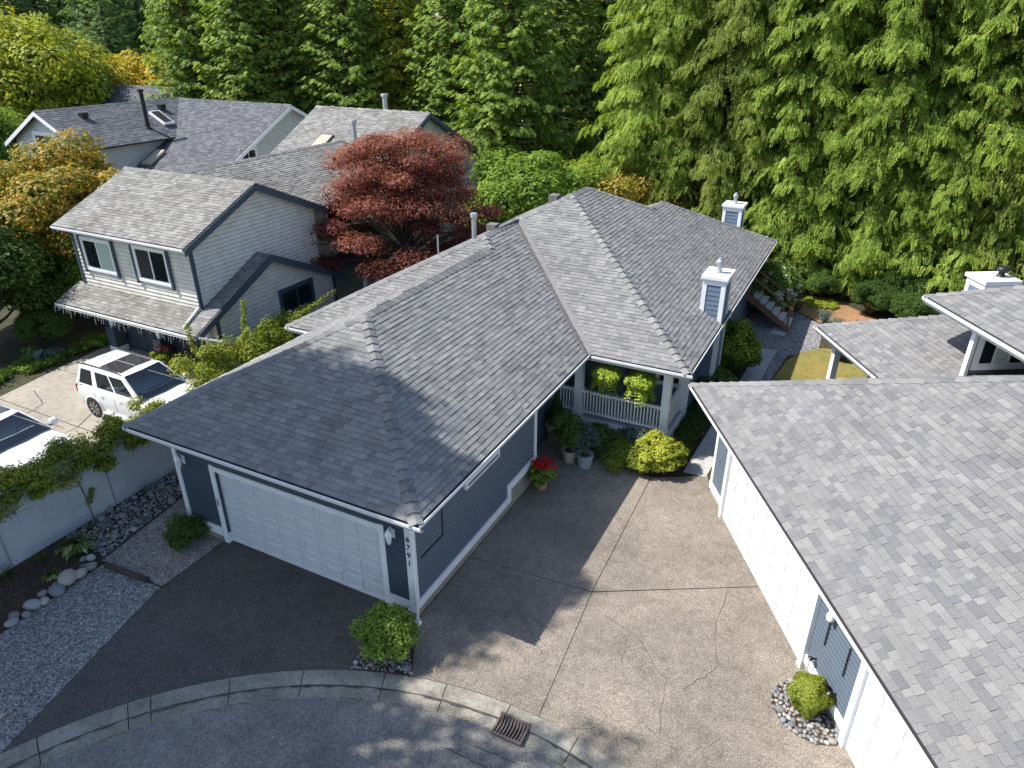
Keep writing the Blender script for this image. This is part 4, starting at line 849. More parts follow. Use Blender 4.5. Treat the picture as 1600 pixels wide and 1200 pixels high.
# lower storey: roof apron in front and low gable at the side
lowf = [([(.2, -1.5, 2.15), (7.75, -1.5, 2.15), (7.75, 2.46, 4.0), (7.0, 2.46, 4.0), (7.0, -.35, 2.687), (.2, -.35, 2.687)], (1, 0, 0)), ([(7.75, 2.46, 4.0), (7.75, 6.42, 2.15), (7.0, 6.42, 2.15), (7.0, 2.46, 4.0)], (1, 0, 0))]
rf = deck(LH, lowf, thick=.12)
shingle_roof(rf, [([(.2, -1.5, 2.15), (7.75, -1.5, 2.15), (7.75, -.4, 2.664), (.2, -.4, 2.664)], (1, 0, 0)), ([(7.0, -.4, 2.664), (7.75, -.4, 2.664), (7.75, 2.46, 4.0), (7.0, 2.46, 4.0)], (1, 0, 0)), lowf[1]], 'shingle_left', seed=33)
gutter(LH, (.2, -1.5, 2.138), (7.75, -1.5, 2.138), (0, -1), dirt=False)
zz = np.array([0, 0, 1.])
for a, b in (((7.755, -1.5, 2.15), (7.755, 2.46, 4.0)), ((7.755, 2.46, 4.0), (7.755, 6.42, 2.15))):
    a, b = np.array(a), np.array(b); m = MB(); m.prism([a-zz*.02, b-zz*.02, b-zz*.27, a-zz*.27], (.045, 0, 0)); m.build('rake_board', 'navy_trim', LH)
m = MB(); m.prism([(.6, -.02, 0), (.6, 5.9, 0), (.6, 5.9, 2.3), (.6, -.02, 2.7)], (6.35, 0, 0)); m.build('wall', 'siding_cream', LH)
m = MB(); m.prism([(6.95, -.3, 0), (6.95, 6.1, 0), (6.95, 6.1, 2.18), (6.95, 2.46, 3.86), (6.95, -.3, 2.6)], (.5, 0, 0)); m.build('wall', 'siding_cream', LH)
siding(LH, [(7.45, -.2, .1), (7.45, 6.0, .1), (7.45, 6.0, 2.22), (7.45, 2.46, 3.86), (7.45, -.2, 2.62)], (0, 1, 0), .165, 'siding_cream', out=(1, 0, 0), proud=.032)
for c in ((7.0, 7.05, -.5, -.36, 2.7, 4.85), (6.92, 7.06, -.452, -.405, 2.66, 4.8), (7.452, 7.5, -.34, -.2, 0, 2.5), (.55, .68, -.452, -.405, 2.66, 4.7), (7.452, 7.5, 5.95, 6.1, 0, 2.2)): box('corner_board', 'navy_trim', LH, *c)
window(LH, (1.2, -.436, 3.4), (1, 0, 0), (0, -1, 0), 1.55, 1.1, curtain=(None, 'curtain'), trim=.1); window(LH, (4.12, -.436, 3.4), (1, 0, 0), (0, -1, 0), 1.55, 1.15, curtain=('dark_interior', None), trim=.1)
for x in (1.0, 2.85, 3.92, 5.77): box('shutter', 'navy_trim', LH, x, x+.1, -.51, -.45, 3.2, 4.62)
window(LH, (7.486, 2.9, 1.45), (0, 1, 0), (1, 0, 0), 1.7, .85, 'navy_trim', trim=.12)
for x0 in (1.8, 4.45): garage_door(LH, (x0, -.05, .01), (1, 0, 0), (0, -1, 0), 2.45, 2.0, 4, 4, 'navy_door')
m = MB(); m.box(.6, 7.44, -.049, -.022, 0, 2.2); m.build('door_surround', 'navy_trim', LH)
for x in (1.55, 4.25, 6.95):
    p = MB(); p.box(x, x+.16, -.5, -.34, 1.05, 2.3); po = p.build('pier', 'white_trim', LH); box('pier_base', 'navy_trim', po, x-.14, x+.3, -.62, -.14, 0, 1.05); box('pier_foot', 'white_trim', po, x-.15, x+.31, -.63, -.13, .0, .22)
spout(LH, [(7.85, -1.45, 2.1), (8.3, -.9, 1.85), (8.3, -.9, 0)], r=.05); m = MB(); m.tube([(6.95, -.5, 2.72), (7.05, -1.35, 2.3)], .05, 6); m.build('gutter_pipe', 'white_trim', LH)
gable_block(LH, -.8, 6.8, 2.8, 13.0, 4.95, .41, 'y', 'shingle_left', 'siding_cream', 'white_trim', ov=.35, seed=35)
window(LH, (6.275, 7.4, 3.6), (0, 1, 0), (1, 0, 0), 1.8, .95, 'white_trim')
m = MB(); m.box(6.3, 9.0, 6.5, 9.5, 2.25, 2.4); m.build('entry_roof', 'navy_trim', LH); box('entry_post', 'white_trim', LH, 8.6, 8.75, 6.6, 6.75, 0, 2.25); box('entry_post', 'white_trim', LH, 8.6, 8.75, 9.2, 9.35, 0, 2.25)
# icicle lights along the garage eave
rnd = random.Random(3)
ic = empty('icicle_lights', 'string of white icicle lights hanging from garage eave above navy doors', 'string lights', LH.location, PSI)
m = MB(); m.tube([(.3+i*.37, -1.63, 2.06-.015*(i % 2)) for i in range(21)], .006, 4); m.build('cable', 'lamp_lens', ic)
for i in range(48):
    x = .3+i*.155+rnd.uniform(-.04, .04); n_ = rnd.choice((1, 1, 2, 2, 3, 4)); m = MB(); dx = rnd.uniform(-.05, .05)
    m.tube([(x, -1.63, 2.06), (x+dx, -1.64, 2.06-n_*.085)], .004, 3, False)
    for k in range(n_): q = x+dx*(k+.6)/n_; m.tube([(q, -1.64, 2.04-k*.085), (q+.008, -1.65, 2.01-k*.085)], .008, 4)
    m.build('strand', 'lamp_lens', ic)
RB = empty('rear_house', 'house with pale weathered roof and skylights behind the red maple', 'house', W(-22.9, 18.4), PSI)
rbf = gable_block(RB, 0, 7.8, 0, 12.4, 4.4, .5, 'x', 'shingle_left', 'siding_pale', 'navy_trim', ov=.4, seed=41, e=.16, big=1.15)
def skylight(parent, x, y, z, w=.9, d=1.2, sl=.5, mat='glass_sunroof', frame='old_timber'):
    a = math.atan(sl); m = MB(); m.box(-w/2, w/2, -d/2, d/2, 0, .16); o = m.build('skylight', frame, parent); o.location = (x, y, z); o.rotation_euler = (a, 0, 0); box('pane', mat, o, -w/2+.07, w/2-.07, -d/2+.07, d/2-.07, .161, .175)
skylight(RB, 2.7, 3.3, 5.98, mat='pot_tan'); skylight(RB, 1.9, 1.6, 5.15, mat='metal_white', frame='metal_white')
pipe(RB, 4.6, 6.6, 7.3, 8.3, .14); pipe(RB, 5.0, 3.2, 5.9, 7.3, .12); pipe(RB, 4.4, 1.9, 5.3, 6.1, .1, 'bowl_black'); box('roof_vent', 'bowl_black', RB, 4.7, 5.0, 1.4, 1.7, 5.05, 5.4)
L2 = empty('charcoal_roof_house', 'pale house with dark charcoal gable roofs and black flue pipe', 'house', W(-43.0, 18.2), PSI)
gable_block(L2, -.4, 7.4, 0, 11.0, 5.0, .52, 'y', 'shingle_dark', 'siding_pale', 'white_trim', ov=.4, seed=51, e=.19, big=1.4, gut=False)
gable_block(L2, 3.4, 14.2, 2.6, 18.6, 2.98, .5, 'x', 'shingle_dark', 'siding_pale', 'white_trim', ov=.4, seed=52, e=.19, big=1.4, gut=False)
window(L2, (2.4, .365, 4.6), (1, 0, 0), (0, -1, 0), 2.0, 1.0, trim=.2); window(L2, (13.835, 6.0, 3.6), (0, 1, 0), (1, 0, 0), 1.2, 1.0, trim=.15)
skylight(L2, 7.7, 4.4, 3.95, .8, 1.5, .5, 'pot_tan', 'pot_tan')
m = MB(); m.box(-.75, .75, -.4, .4, 0, .16); o = m.build('skylight', 'white_trim', L2); o.location = (5.6, 7.2, 6.0); o.rotation_euler = (0, R(27.5), 0); o2 = box('pane', 'glass_sunroof', o, -.68, .68, -.33, .33, .161, .175)
pipe(L2, 6.2, 5.6, 5.6, 8.0, .13, 'bowl_black')
for x, y, z in ((4.4, 2.2, 6.5), (4.4, 8.0, 6.5)): box('roof_vent', 'bowl_black', L2, x, x+.4, y, y+.4, z, z+.3)
L3 = empty('far_charcoal_house', 'dark roofed house with square chimneys behind the charcoal gable house', 'house', W(-57.5, 29.6), PSI)
gable_block(L3, 0, 14.5, 0, 11, 4.55, .45, 'x', 'shingle_dark', 'siding_pale', 'white_trim', ov=.4, seed=61, e=.22, big=1.7, gut=False)
for x, y in ((.4, 1.8), (12.6, 4.4)):
    m = MB(); m.box(x, x+1.3, y, y+1., 4, 7.4); c = m.build('chimney', 'flashing' if x > 5 else 'navy_trim', L3); m = MB(); m.lathe([(.36, 7.4), (.34, 7.9), (.2, 8.0), (.3, 8.1), (.12, 8.35)], (x+.65, y+.5), 10); m.build('flue', 'metal_grey', c)
for i, (x, y, c, l) in enumerate(((-66, 118, 'siding_tan', 'tan bungalow with brown roof between yellow trees'), (-132, 175, 'siding_pale', 'small grey roofed bungalow beyond the big lime tree'), (-96, 170, 'siding_tan', 'tan bungalow with brown roof next to tall pine'), (8, 104, 'siding_pale', 'grey bungalow glimpsed between the tall cedars'))):
    h = empty('far_house', l, 'house', (x, y, 0), R(-20+i*17)); gable_block(h, -7, 7, -4.5, 4.5, 3.6, .42, 'x', 'shingle_left', c, 'white_trim', ov=.4, seed=70+i, e=.3, big=2.5, gut=False, lap=.3)
    for q in (-4, -1, 3): window(h, (q, -3.9, 1.2), (1, 0, 0), (0, -1, 0), 1.5, 1.3)
    box('chimney', 'terracotta', h, 3, 3.9, 1, 1.8, 3, 6.8)
# white garden railing far between the cedars
gf = empty('garden_railing', 'white garden railing glimpsed between cedars behind the house', 'fence', (6.2, 72, 0), R(-8))
for z in (.4, 1.1): box('rail', 'white_trim', gf, -2, 2, -.03, .03, z, z+.09)
for i in range(9): box('post', 'white_trim', gf, -2+i*.48, -1.92+i*.48, .031, .09, 0, 1.3)
# ================================================================ FENCE
FN = empty('panel_fence', 'pale stucco panel fence with dark joints and climbing rose on top', 'fence', W(-9.65, 0), PSI)
for a, b in ((-8.5, -5.82), (-5.78, -3.06), (-3.02, -.27), (-.23, 2.5), (2.54, 5.3), (5.34, 8.0)):
    box('panel', 'fence_panel', FN, -.04, .04, a, b, .22, 1.88); box('base_board', 'fence_panel', FN, -.06, .06, a, b, 0, .218); box('cap', 'fence_panel', FN, -.07, .07, a, b, 1.882, 1.93)
for v in (-5.8, -3.04, -.25, 2.52, 5.32): box('joint_post', 'pot_grey', FN, -.05, .055, v-.019, v+.019, 0, 1.9)
# ================================================================ VEHICLES
def car(name, label, loc, rz, st, gh, wheelx, wr, suv):
    """st: stations (x, top z, half width); gh: greenhouse base/roof numbers"""
    c = empty(name, label, 'car', loc, rz); m = MB(); k = 11
    for (x, zt, hw) in st:
        half = [(0, zt+.025), (hw*.55, zt+.02), (hw*.86, zt-.01), (hw*.975, zt-.09), (hw, zt-.3), (hw*.985, .42 if zt > .7 else .4), (hw*.9, .25)]
        m.v += [(x, -y, z) for y, z in half[::-1]]+[(x, y, z) for y, z in half[1:]]
    k = 13
    for i in range(len(st)-1):
        for q in range(k-1): m.f.append((i*k+q, i*k+q+1, (i+1)*k+q+1, (i+1)*k+q))
        m.f.append((i*k+k-1, i*k, (i+1)*k, (i+1)*k+k-1))
    m.f += [tuple(range(k-1, -1, -1)), tuple((len(st)-1)*k+q for q in range(k))]; m.t = [0]*len(m.f)
    body = m.build('body', 'car_paint', c, True)
    xr, xf, hb, zb, tr, tf, ht, zt = gh      # base rear/front x, half width, z ; top rear/front x, half width, z
    m = MB(); ring = lambda a, b, h, z: [(a, -h, z), (b, -h, z), (b+.07, 0, z+.01), (b, h, z), (a, h, z), (a-.04, 0, z+.01)]
    rings = [ring(xr, xf, hb, zb), ring(tr, tf, ht, zt-.03), ring(tr+.08, tf-.1, ht*.9, zt+.005), ring(tr+.25, tf-.3, ht*.5, zt+.03)]
    m.v = [p for r in rings for p in r]
    for i in range(3):
        for q in range(6):
            if not (i == 0 and q in (1, 2)): m.f.append((i*6+q, i*6+(q+1) % 6, i*6+6+(q+1) % 6, i*6+6+q))
    m.f.append(tuple(18+q for q in range(6))); m.t = [0]*len(m.f); m.build('cabin', 'car_paint', c, True)
    def pane(c4, s0, s1, t0, t1, n, nm, mat, par=c, off=.006):
        A_, B_, C_, D_ = [np.array(p) for p in c4]; f = lambda s_, t_: (A_*(1-s_)+B_*s_)*(1-t_)+(D_*(1-s_)+C_*s_)*t_
        q = [f(s0, t0), f(s1, t0), f(s1, t1), f(s0, t1)]; nn = np.cross(q[1]-q[0], q[2]-q[1]); nn /= np.linalg.norm(nn)
        if nn @ np.array(n) < 0: nn = -nn
        mm = MB(); mm.prism([p-nn*.004 for p in q], nn*(off+.004)); return mm.build(nm, mat, par)
    zt_ = zt-.03
    for sy in (-1, 1):
        f4 = [(xr, sy*hb, zb), (xf, sy*hb, zb), (tf, sy*ht, zt_), (tr, sy*ht, zt_)]
        for s0, s1 in (((.05, .27), (.35, .62), (.65, .93)) if suv else ((.1, .2), (.24, .56), (.6, .92))): pane(f4, s0, s1, .1, .86, (0, sy, 0), 'side_window', 'glass_dark')
        m = MB(); x = xf-.18; y = sy*(hb+.12); m.prism([(x-.1, y-.02*sy, zb-.02), (x+.08, y-.02*sy, zb-.02), (x+.05, y-.02*sy, zb+.16), (x-.1, y-.02*sy, zb+.18)], (0, sy*.2, 0)); o = m.build('mirror', 'car_paint', c); o.modifiers.new('b', 'BEVEL').width = .03
        m = MB(); m.box(x-.03, x+.05, min(y-.08*sy, y), max(y-.08*sy, y), zb+.0, zb+.04); m.build('mirror_arm', 'black', o)
        hwd = max(h for _, _, h in st)
        for x in (xr+.32*(xf-xr)+.28, xr+.63*(xf-xr)+.22): m = MB(); m.tube([(x-.09, sy*(hwd-.01), zb-.14), (x-.06, sy*(hwd+.025), zb-.14), (x+.06, sy*(hwd+.025), zb-.14), (x+.09, sy*(hwd-.01), zb-.14)], .014, 6); m.build('door_handle', 'car_paint', c, True)
        for x in (xr+.30*(xf-xr), xr+.62*(xf-xr), xf-.02): m = MB(); m.box(x-.004, x+.004, min(sy*hwd, sy*(hwd+.003)), max(sy*hwd, sy*(hwd+.003)), .42, zb-.12); m.build('door_seam', 'black', c)
        m = MB(); m.box(wheelx[0]+.45, wheelx[1]-.45, min(sy*(hwd-.06), sy*(hwd+.03)), max(sy*(hwd-.06), sy*(hwd+.03)), .27, .36); m.build('sill', 'car_paint', c)
        if suv: m = MB(); m.tube([(tr+.02, sy*ht*.93, zt-.01), (tr+.2, sy*ht*.93, zt+.05), (tf-.3, sy*ht*.93, zt+.05), (tf-.1, sy*ht*.93, zt)], .02, 6); m.build('roof_rail', 'black', c)
        for wx in wheelx:
            m = MB(); n_ = 28; prof_ = [(wr*1.14, hwd-.06), (wr*1.14, hwd+.012), (wr*1.04, hwd+.014), (wr*1.0, hwd-.05)]
            vs = [(wx+r_*math.cos(2*math.pi*q/n_), sy*y_, wr+.02+r_*math.sin(2*math.pi*q/n_)) for r_, y_ in prof_[:3] for q in range(n_)]
            m.add(vs, [(i*n_+q, i*n_+(q+1) % n_, (i+1)*n_+(q+1) % n_, (i+1)*n_+q) for i in range(2) for q in range(n_)]); m.build('wheel_arch', 'car_paint', c)
            m = MB(); m.add([(wx+wr*1.08*math.cos(2*math.pi*q/n_), sy*(hwd+.004), wr+.02+wr*1.08*math.sin(2*math.pi*q/n_)) for q in range(n_)], [tuple(range(n_))]); m.build('arch_gap', 'black', c)
            w_ = MB(); pr_ = [(wr*.66, .004), (wr*.9, .02), (wr*.985, .01), (wr, -.02), (wr, -.2), (wr*.7, -.22)]
            vs = [(wx+r_*math.cos(2*math.pi*q/n_), sy*(hwd+y_+.004), wr+r_*math.sin(2*math.pi*q/n_)) for r_, y_ in pr_ for q in range(n_)]
            w_.add(vs, [(i*n_+q, i*n_+(q+1) % n_, (i+1)*n_+(q+1) % n_, (i+1)*n_+q) for i in range(5) for q in range(n_)]); wo = w_.build('wheel', 'rubber', c, True)
            m = MB(); Y = sy*(hwd+.016)
            for q in range(9):
                a = q*2*math.pi/9; d1, d2 = np.array([math.cos(a-.13), 0, math.sin(a-.13)]), np.array([math.cos(a+.13), 0, math.sin(a+.13)]); cc = np.array([wx, Y, wr])
                m.prism([cc+d1*.05, cc+d1*wr*.66, cc+d2*wr*.66, cc+d2*.05], (0, sy*.012, 0))
            m.build('rim', 'rim', wo)
    ws = [(xf, -hb, zb), (xf, hb, zb), (tf, ht, zt_), (tf, -ht, zt_)]
    m = MB(); a_ = [(xf+.02, -hb*.96, zb+.03), (xf+.09, 0, zb+.035), (xf+.02, hb*.96, zb+.03), (tf+.03, ht*.93, zt_-.02), (tf+.085, 0, zt_-.012), (tf+.03, -ht*.93, zt_-.02)]
    m.add([(x+.012, y, z+.012) for x, y, z in a_], [(0, 1, 4, 5), (1, 2, 3, 4)]); m.build('windscreen', 'glass_clear', c)
    for sy in (-1, 1):
        m = MB(); m.prism([(xf, sy*hb, zb-.01), (xf+.0, sy*hb*.94, zb-.01), (tf, sy*ht*.92, zt_), (tf, sy*ht, zt_)], (.04, 0, .0)); m.build('pillar', 'car_paint', c)
        m = MB(); m.prism([(tf-.62, sy*.36-.24, zb-.15), (tf-.46, sy*.36-.24, zb-.15), (tf-.6, sy*.36-.2, zt-.22), (tf-.7, sy*.36-.2, zt-.22)], (0, .46, 0)); o = m.build('seat', 'car_seat', c); o.modifiers.new('b', 'BEVEL').width = .04
        m = MB(); m.prism([(tf-.7, sy*.36-.13, zt-.21), (tf-.6, sy*.36-.13, zt-.21), (tf-.63, sy*.36-.1, zt-.06), (tf-.7, sy*.36-.1, zt-.06)], (0, .24, 0)); m.build('headrest', 'car_seat', c)
    m = MB(); m.prism([(xf-.02, -hb*.9, zb+.028), (xf-.02, hb*.9, zb+.028), (xf-.5, hb*.88, zb+.05), (xf-.5, -hb*.88, zb+.05)], (0, 0, -.02)); m.build('dashboard', 'car_trim', c)
    m = MB(); m.tube([(xf-.6+.05*math.sin(a), .36+.17*math.cos(a), zb+.08+.15*math.sin(a)) for a in np.linspace(0, 6.28, 15)], .015, 5, False); m.build('steering_wheel', 'black', c)
    pane([(xr, -hb, zb), (xr, hb, zb), (tr, ht, zt_), (tr, -ht, zt_)], .1, .9, .12, .88, (-1, 0, 0), 'rear_window', 'glass_dark', off=.045)
    m = MB(); xa, xb = (tr+(tf-tr)*.42, tf-.22) if suv else (tr+.3, tf-.25); m.box(xa, xb, -ht*.82, ht*.82, zt+.028, zt+.042); g = m.build('sunroof', 'glass_sunroof', c)
    if suv: m = MB(); m.box(xa+.05, xb-.05, -.012, .012, zt+.0425, zt+.05); m.build('sunroof_bar', 'metal_grey', g); m = MB(); m.lathe([(.05, zt+.02), (.03, zt+.05), (.01, zt+.06)], (tr+.3, 0), 8); m.build('aerial', 'black', c)
    xn = st[-1][0]
    for sy in (-1, 1): m = MB(); m.box(xn-.18, xn-.02, min(sy*.55, sy*.78), max(sy*.55, sy*.78), .62, .76); m.build('headlight', 'lamp_lens', c)
    m = MB(); m.box(xn-.05, xn+.015, -.45, .45, .45, .68); m.build('grille', 'black', c)
    for sy in (-1, 1): m = MB(); x0_ = st[0][0]; m.box(x0_-.01, x0_+.1, min(sy*.68, sy*.86), max(sy*.68, sy*.86), .75, 1.0); m.build('tail_light', 'petal_red', c)
    return c
car('parked_suv', 'white station wagon style off-roader with dark panoramic roof on neighbour drive', W(-13.1, 3.62, .006), PSI,
    [(-2.25, .92, .78), (-2.17, 1.06, .88), (-1.7, 1.12, .945), (0, 1.12, .955), (.8, 1.1, .955), (1.05, 1.08, .95), (1.85, 1.0, .93), (2.12, .92, .87), (2.24, .78, .74)],
    (-2.14, .98, .88, 1.09, -2.0, .12, .7, 1.73), (-1.36, 1.32), .365, True)
car('parked_sedan', 'white sedan parked close behind the panel fence and its rose', W(-14.5, -.2, .006), PSI+R(2),
    [(-2.38, .85, .72), (-2.28, .97, .82), (-1.5, 1.0, .91), (0, .96, .92), (.9, .94, .92), (1.15, .92, .91), (1.9, .84, .88), (2.22, .74, .8), (2.36, .6, .62)],
    (-1.75, 1.12, .85, .93, -.95, .2, .62, 1.42), (-1.42, 1.42), .34, False)
# ================================================================ PLANTS
def XY(px, Y, z=4.): w_ = Y*math.cos(R(26.8))+(11.62-z)*math.sin(R(26.8)); return ((px-800)/1106*w_, Y, 0)
CED = [cedar_meshes(11, 20, 4.4, 220, 'fol_cedar', .52, 3.2, .04, 1.15, .5, .32, 13, .36), cedar_meshes(12, 19, 4.2, 215, 'fol_cedar', .5, 3.2, .03, 1.25, .46, .32, 13, .36)]
CYP = [cedar_meshes(21, 18, 4.2, 240, 'fol_cypress', .58, 1.6, .03, .6, .55, .5, 9, .42), cedar_meshes(22, 17, 4.0, 240, 'fol_cypress', .55, 1.6, .02, .45, .5, .5, 9, .42)]
PIN = cedar_meshes(31, 19, 5.2, 170, 'fol_pine', .8, 1.1, .06, .35, .85, .28)
# big cedars along the back boundary, right
RC = [(-4.2, 30.5, 0, 1.0, 'fol_cedar'), (-.2, 30.2, 1, 1.05, 'fol_cedar_olive'), (3.6, 29.9, 0, 1.02, 'fol_cedar'), (7.2, 29.6, 1, 1.08, 'fol_cedar'), (10.6, 29.5, 0, .98, 'fol_cedar'), (14.0, 29.2, 1, 1.06, 'fol_cedar_olive'), (17.6, 28.6, 0, 1.04, 'fol_cedar'), (21.3, 28.2, 1, 1.0, 'fol_cedar'), (24.8, 28., 0, 1.05, 'fol_cedar')]
ord_ = ['first', 'second', 'third', 'fourth', 'fifth', 'sixth', 'seventh', 'eighth', 'ninth']
for i, (u, v, k, s_, mt) in enumerate(RC):
    plant('cedar_tree', CED[k], f'tall drooping cedar behind the back gardens, {ord_[i]} in the row from the red maple side', 'tree', W(u, v), s_, i*1.37, 'cedars along the back boundary', mt)
for i, (u, v, k, s_) in enumerate(((-1.5, 35.5, 1, 1.1), (3, 35, 0, 1.15), (8, 35, 1, 1.2), (13, 34.5, 0, 1.15), (18, 34, 1, 1.2), (23, 33, 0, 1.2), (28, 32, 1, 1.2))):
    plant('cedar_tree', CED[k], 'tall dark cedar in the second row behind the back boundary', 'tree', W(u, v), s_, 2+i*1.9, 'second row of cedars', 'fol_cedar_olive')
# cypresses in the middle and left distance
for i, (px, Y, k, s_, mt, l) in enumerate(((800, 49, 0, 1.12, 'fol_cypress', 'broad green cypress with upturned sprays behind red maple and shrubs'), (715, 58, 1, 1.15, 'fol_cypress', 'green cypress left of the broad cypress behind the red maple'),
        (632, 62, 0, 1.05, 'fol_cypress_gold', 'golden yellow cypress behind the pale weathered roof'), (556, 60, 1, 1.1, 'fol_cypress', 'bright green cypress beside the golden cypress'), (462, 62, 0, 1.15, 'fol_cedar_olive', 'olive green cypress behind the gap between two roofs'),
        (400, 60, 1, 1.05, 'fol_cypress', 'dark cypress behind the charcoal gable end'), (326, 63, 0, 1.1, 'fol_cypress', 'feathery green cypress beside the yellow robinia tree'), (292, 90, 1, 1.1, 'fol_cypress', 'pale green cypress between yellow tree and pine'),
        (868, 60, 1, 1.1, 'fol_cedar_olive', 'shaded olive cypress right of the broad cypress'), (935, 64, 0, 1.15, 'fol_cypress', 'dark cypress behind the narrow clipped column'))):
    plant('cypress_tree', CYP[k], l, 'tree', XY(px, Y), s_, i*2.1, 'cypresses behind the neighbouring houses', mt)
plant('pine_tree', PIN, 'blue green pine with layered branches above the yellow tree', 'tree', XY(190, 92), 1.0, .4)
rnd = random.Random(77); k = 0
for Y, n_ in ((84, 16), (112, 20), (150, 26), (185, 30)):
    for i in range(n_):
        px = -160+i*(1920/(n_-1))+rnd.uniform(-30, 30)
        if Y < 90 and (px < 330 or 840 < px < 930): continue
        if 90 < Y < 140 and (px < 260 or 860 < px < 915): continue
        plant('conifer', (CYP if k % 3 else CED)[k % 2], 'tall dark conifer in the wood behind the houses', 'tree', XY(px, Y), rnd.uniform(.95, 1.3)*(1.25 if Y > 140 else 1), k*1.1, 'conifers of the far wood', 'fol_cypress' if k % 2 else 'fol_pine'); k += 1
for i in range(9): plant('conifer', CYP[i % 2], 'tall dark conifer in the wood behind the houses', 'tree', XY(-70+i*38, 128+6*(i % 3)), 1.25, i*1.3, 'conifers of the far wood', 'fol_pine')
# broad-leaved trees
T_LIME = broadleaf(41, 9.5, 4.6, 44, 30000, .28, 'fol_lime', .62, .2)
T_YEL = broadleaf(42, 7.5, 3.7, 28, 20000, .3, 'fol_yellow', .55, .25)
T_AUT = broadleaf(43, 7.2, 4.0, 60, 40000, .2, 'fol_autumn', .42, .12, frac=(.2, .34), tvar=.3)
T_GRN = broadleaf(44, 5.2, 2.9, 34, 22000, .2, 'fol_green', .55, .05, frac=(.25, .4))
T_DRK = broadleaf(45, 7.5, 3.2, 34, 24000, .2, 'fol_dark', .5, .05, frac=(.25, .4))
plant('lime_tree', T_LIME, 'large yellow green tree with rounded crown behind the charcoal roofs', 'tree', XY(52, 63), 1.34, 0)
plant('lime_tree', T_LIME, 'green tree at the edge beyond the orange leaved maple', 'tree', XY(-40, 50), .8, 2, None, 'fol_green')
plant('yellow_tree', T_YEL, 'golden yellow rounded tree between pine and feathery cypress', 'tree', XY(208, 74), 1.28, 1)
plant('autumn_maple', T_AUT, 'maple with orange and green leaves beside the cream house', 'tree', W(-25.6, 10.0), 1.0, .3)
plant('dark_evergreen', T_DRK, 'dark evergreen tree shading the side of the cream house garden', 'tree', W(-24.0, 4.6), .8, 1.)
plant('dark_evergreen', T_DRK, 'dark leafy bush against the cream house end wall', 'bush', W(-21.9, 9.3), .62, 2.6, None, 'fol_green')
plant('leafy_bush', T_GRN, 'tall light green bush behind the blue house roof beside red maple', 'bush', W(-8.8, 24.2), 1.2, 0.)
plant('leafy_bush', T_GRN, 'green and orange tinted shrub behind the blue house ridge', 'bush', W(-5.0, 28.0), 1.0, 2., None, 'fol_autumn')
plant('leafy_bush', T_GRN, 'rounded green shrub at foot of the broad cypress', 'bush', W(-8.0, 31.5), .95, 4., None, 'fol_lime')
for i, (u, v, s_, l) in enumerate(((-22.6, 7.4, .5, 'dark leafy bush beside the cream house garage corner'), (-21.6, 5.6, .34, 'small dark bush between blue hosta and house corner'), (-23, 1.8, .5, 'dark shrub at the outer edge of neighbour garden'), (-25.5, 7.2, .8, 'tall dark shrub behind the neighbour garden bed'), (-30.5, 33, .8, 'dark shrub tucked behind the charcoal gable end'), (-34, 12.5, .9, 'green shrub under the charcoal house gable'), (-46, 20, 1., 'bushy green shrub beside the charcoal house chimney end'))): plant('garden_shrub', T_GRN, l, 'bush', W(u, v), s_, i*2.2, None, 'fol_green' if i > 4 else 'fol_dark')
COLM = broadleaf(47, 5.2, .75, 26, 12000, .14, 'fol_lime', .35, .02, frac=(.5, .75)); plant('clipped_column', COLM, 'narrow bright green clipped conifer column before the dark cypress', 'tree', XY(908, 52), 1.05)
plant('clipped_column', COLM, 'slim green conifer column beside the charcoal house chimney', 'tree', XY(96, 60), .9, 1., None, 'fol_green')
# red maple: flat layers of fine leaves
L = Leaves(51); tr = MB(); r_ = random.Random(51)
tr.tube([(0, 0, 0), (.1, .1, 1.2), (.05, -.1, 2.4), (0, 0, 4.5)], [.2, .16, .12, .04], 8)
for i in range(74):
    f = (i+.5)/74; z = 1.6+5.3*f; rr = 3.9*math.sqrt(max(.04, 1-((f-.35)/.72)**2))*r_.uniform(.45, 1.0); a = i*2.39996
    p = (rr*math.cos(a), rr*math.sin(a), z+r_.uniform(-.2, .2)); q = r_.uniform(.75, 1.25)
    tr.tube([(0, 0, min(4.2, 1.4+2.4*f)), (p[0]*.5, p[1]*.5, z-.1), p], [.07, .04, .012], 5, False)
    L.blob(p, (q, q, q*.34), 620, .15, .38+.2*f+r_.uniform(-.12, .12), .2, .35, .42, .5, .18)
for i in range(26):
    a = i*2.4; q = 1.9*math.sqrt(r_.random()); z = 4.6+1.9*r_.random(); L.blob((q*math.cos(a), q*math.sin(a), z), (.95, .95, .42), 520, .15, .5+r_.uniform(-.15, .15), .2, .35, .42, .5, .18)
plant('red_maple', (tr.mesh('trunk', 'bark'), L.mesh('crown', 'fol_maple')), 'dark red maple with layered fine leaves between two houses', 'tree', W(-11.0, 15.8), 1.0, sz=1.1)
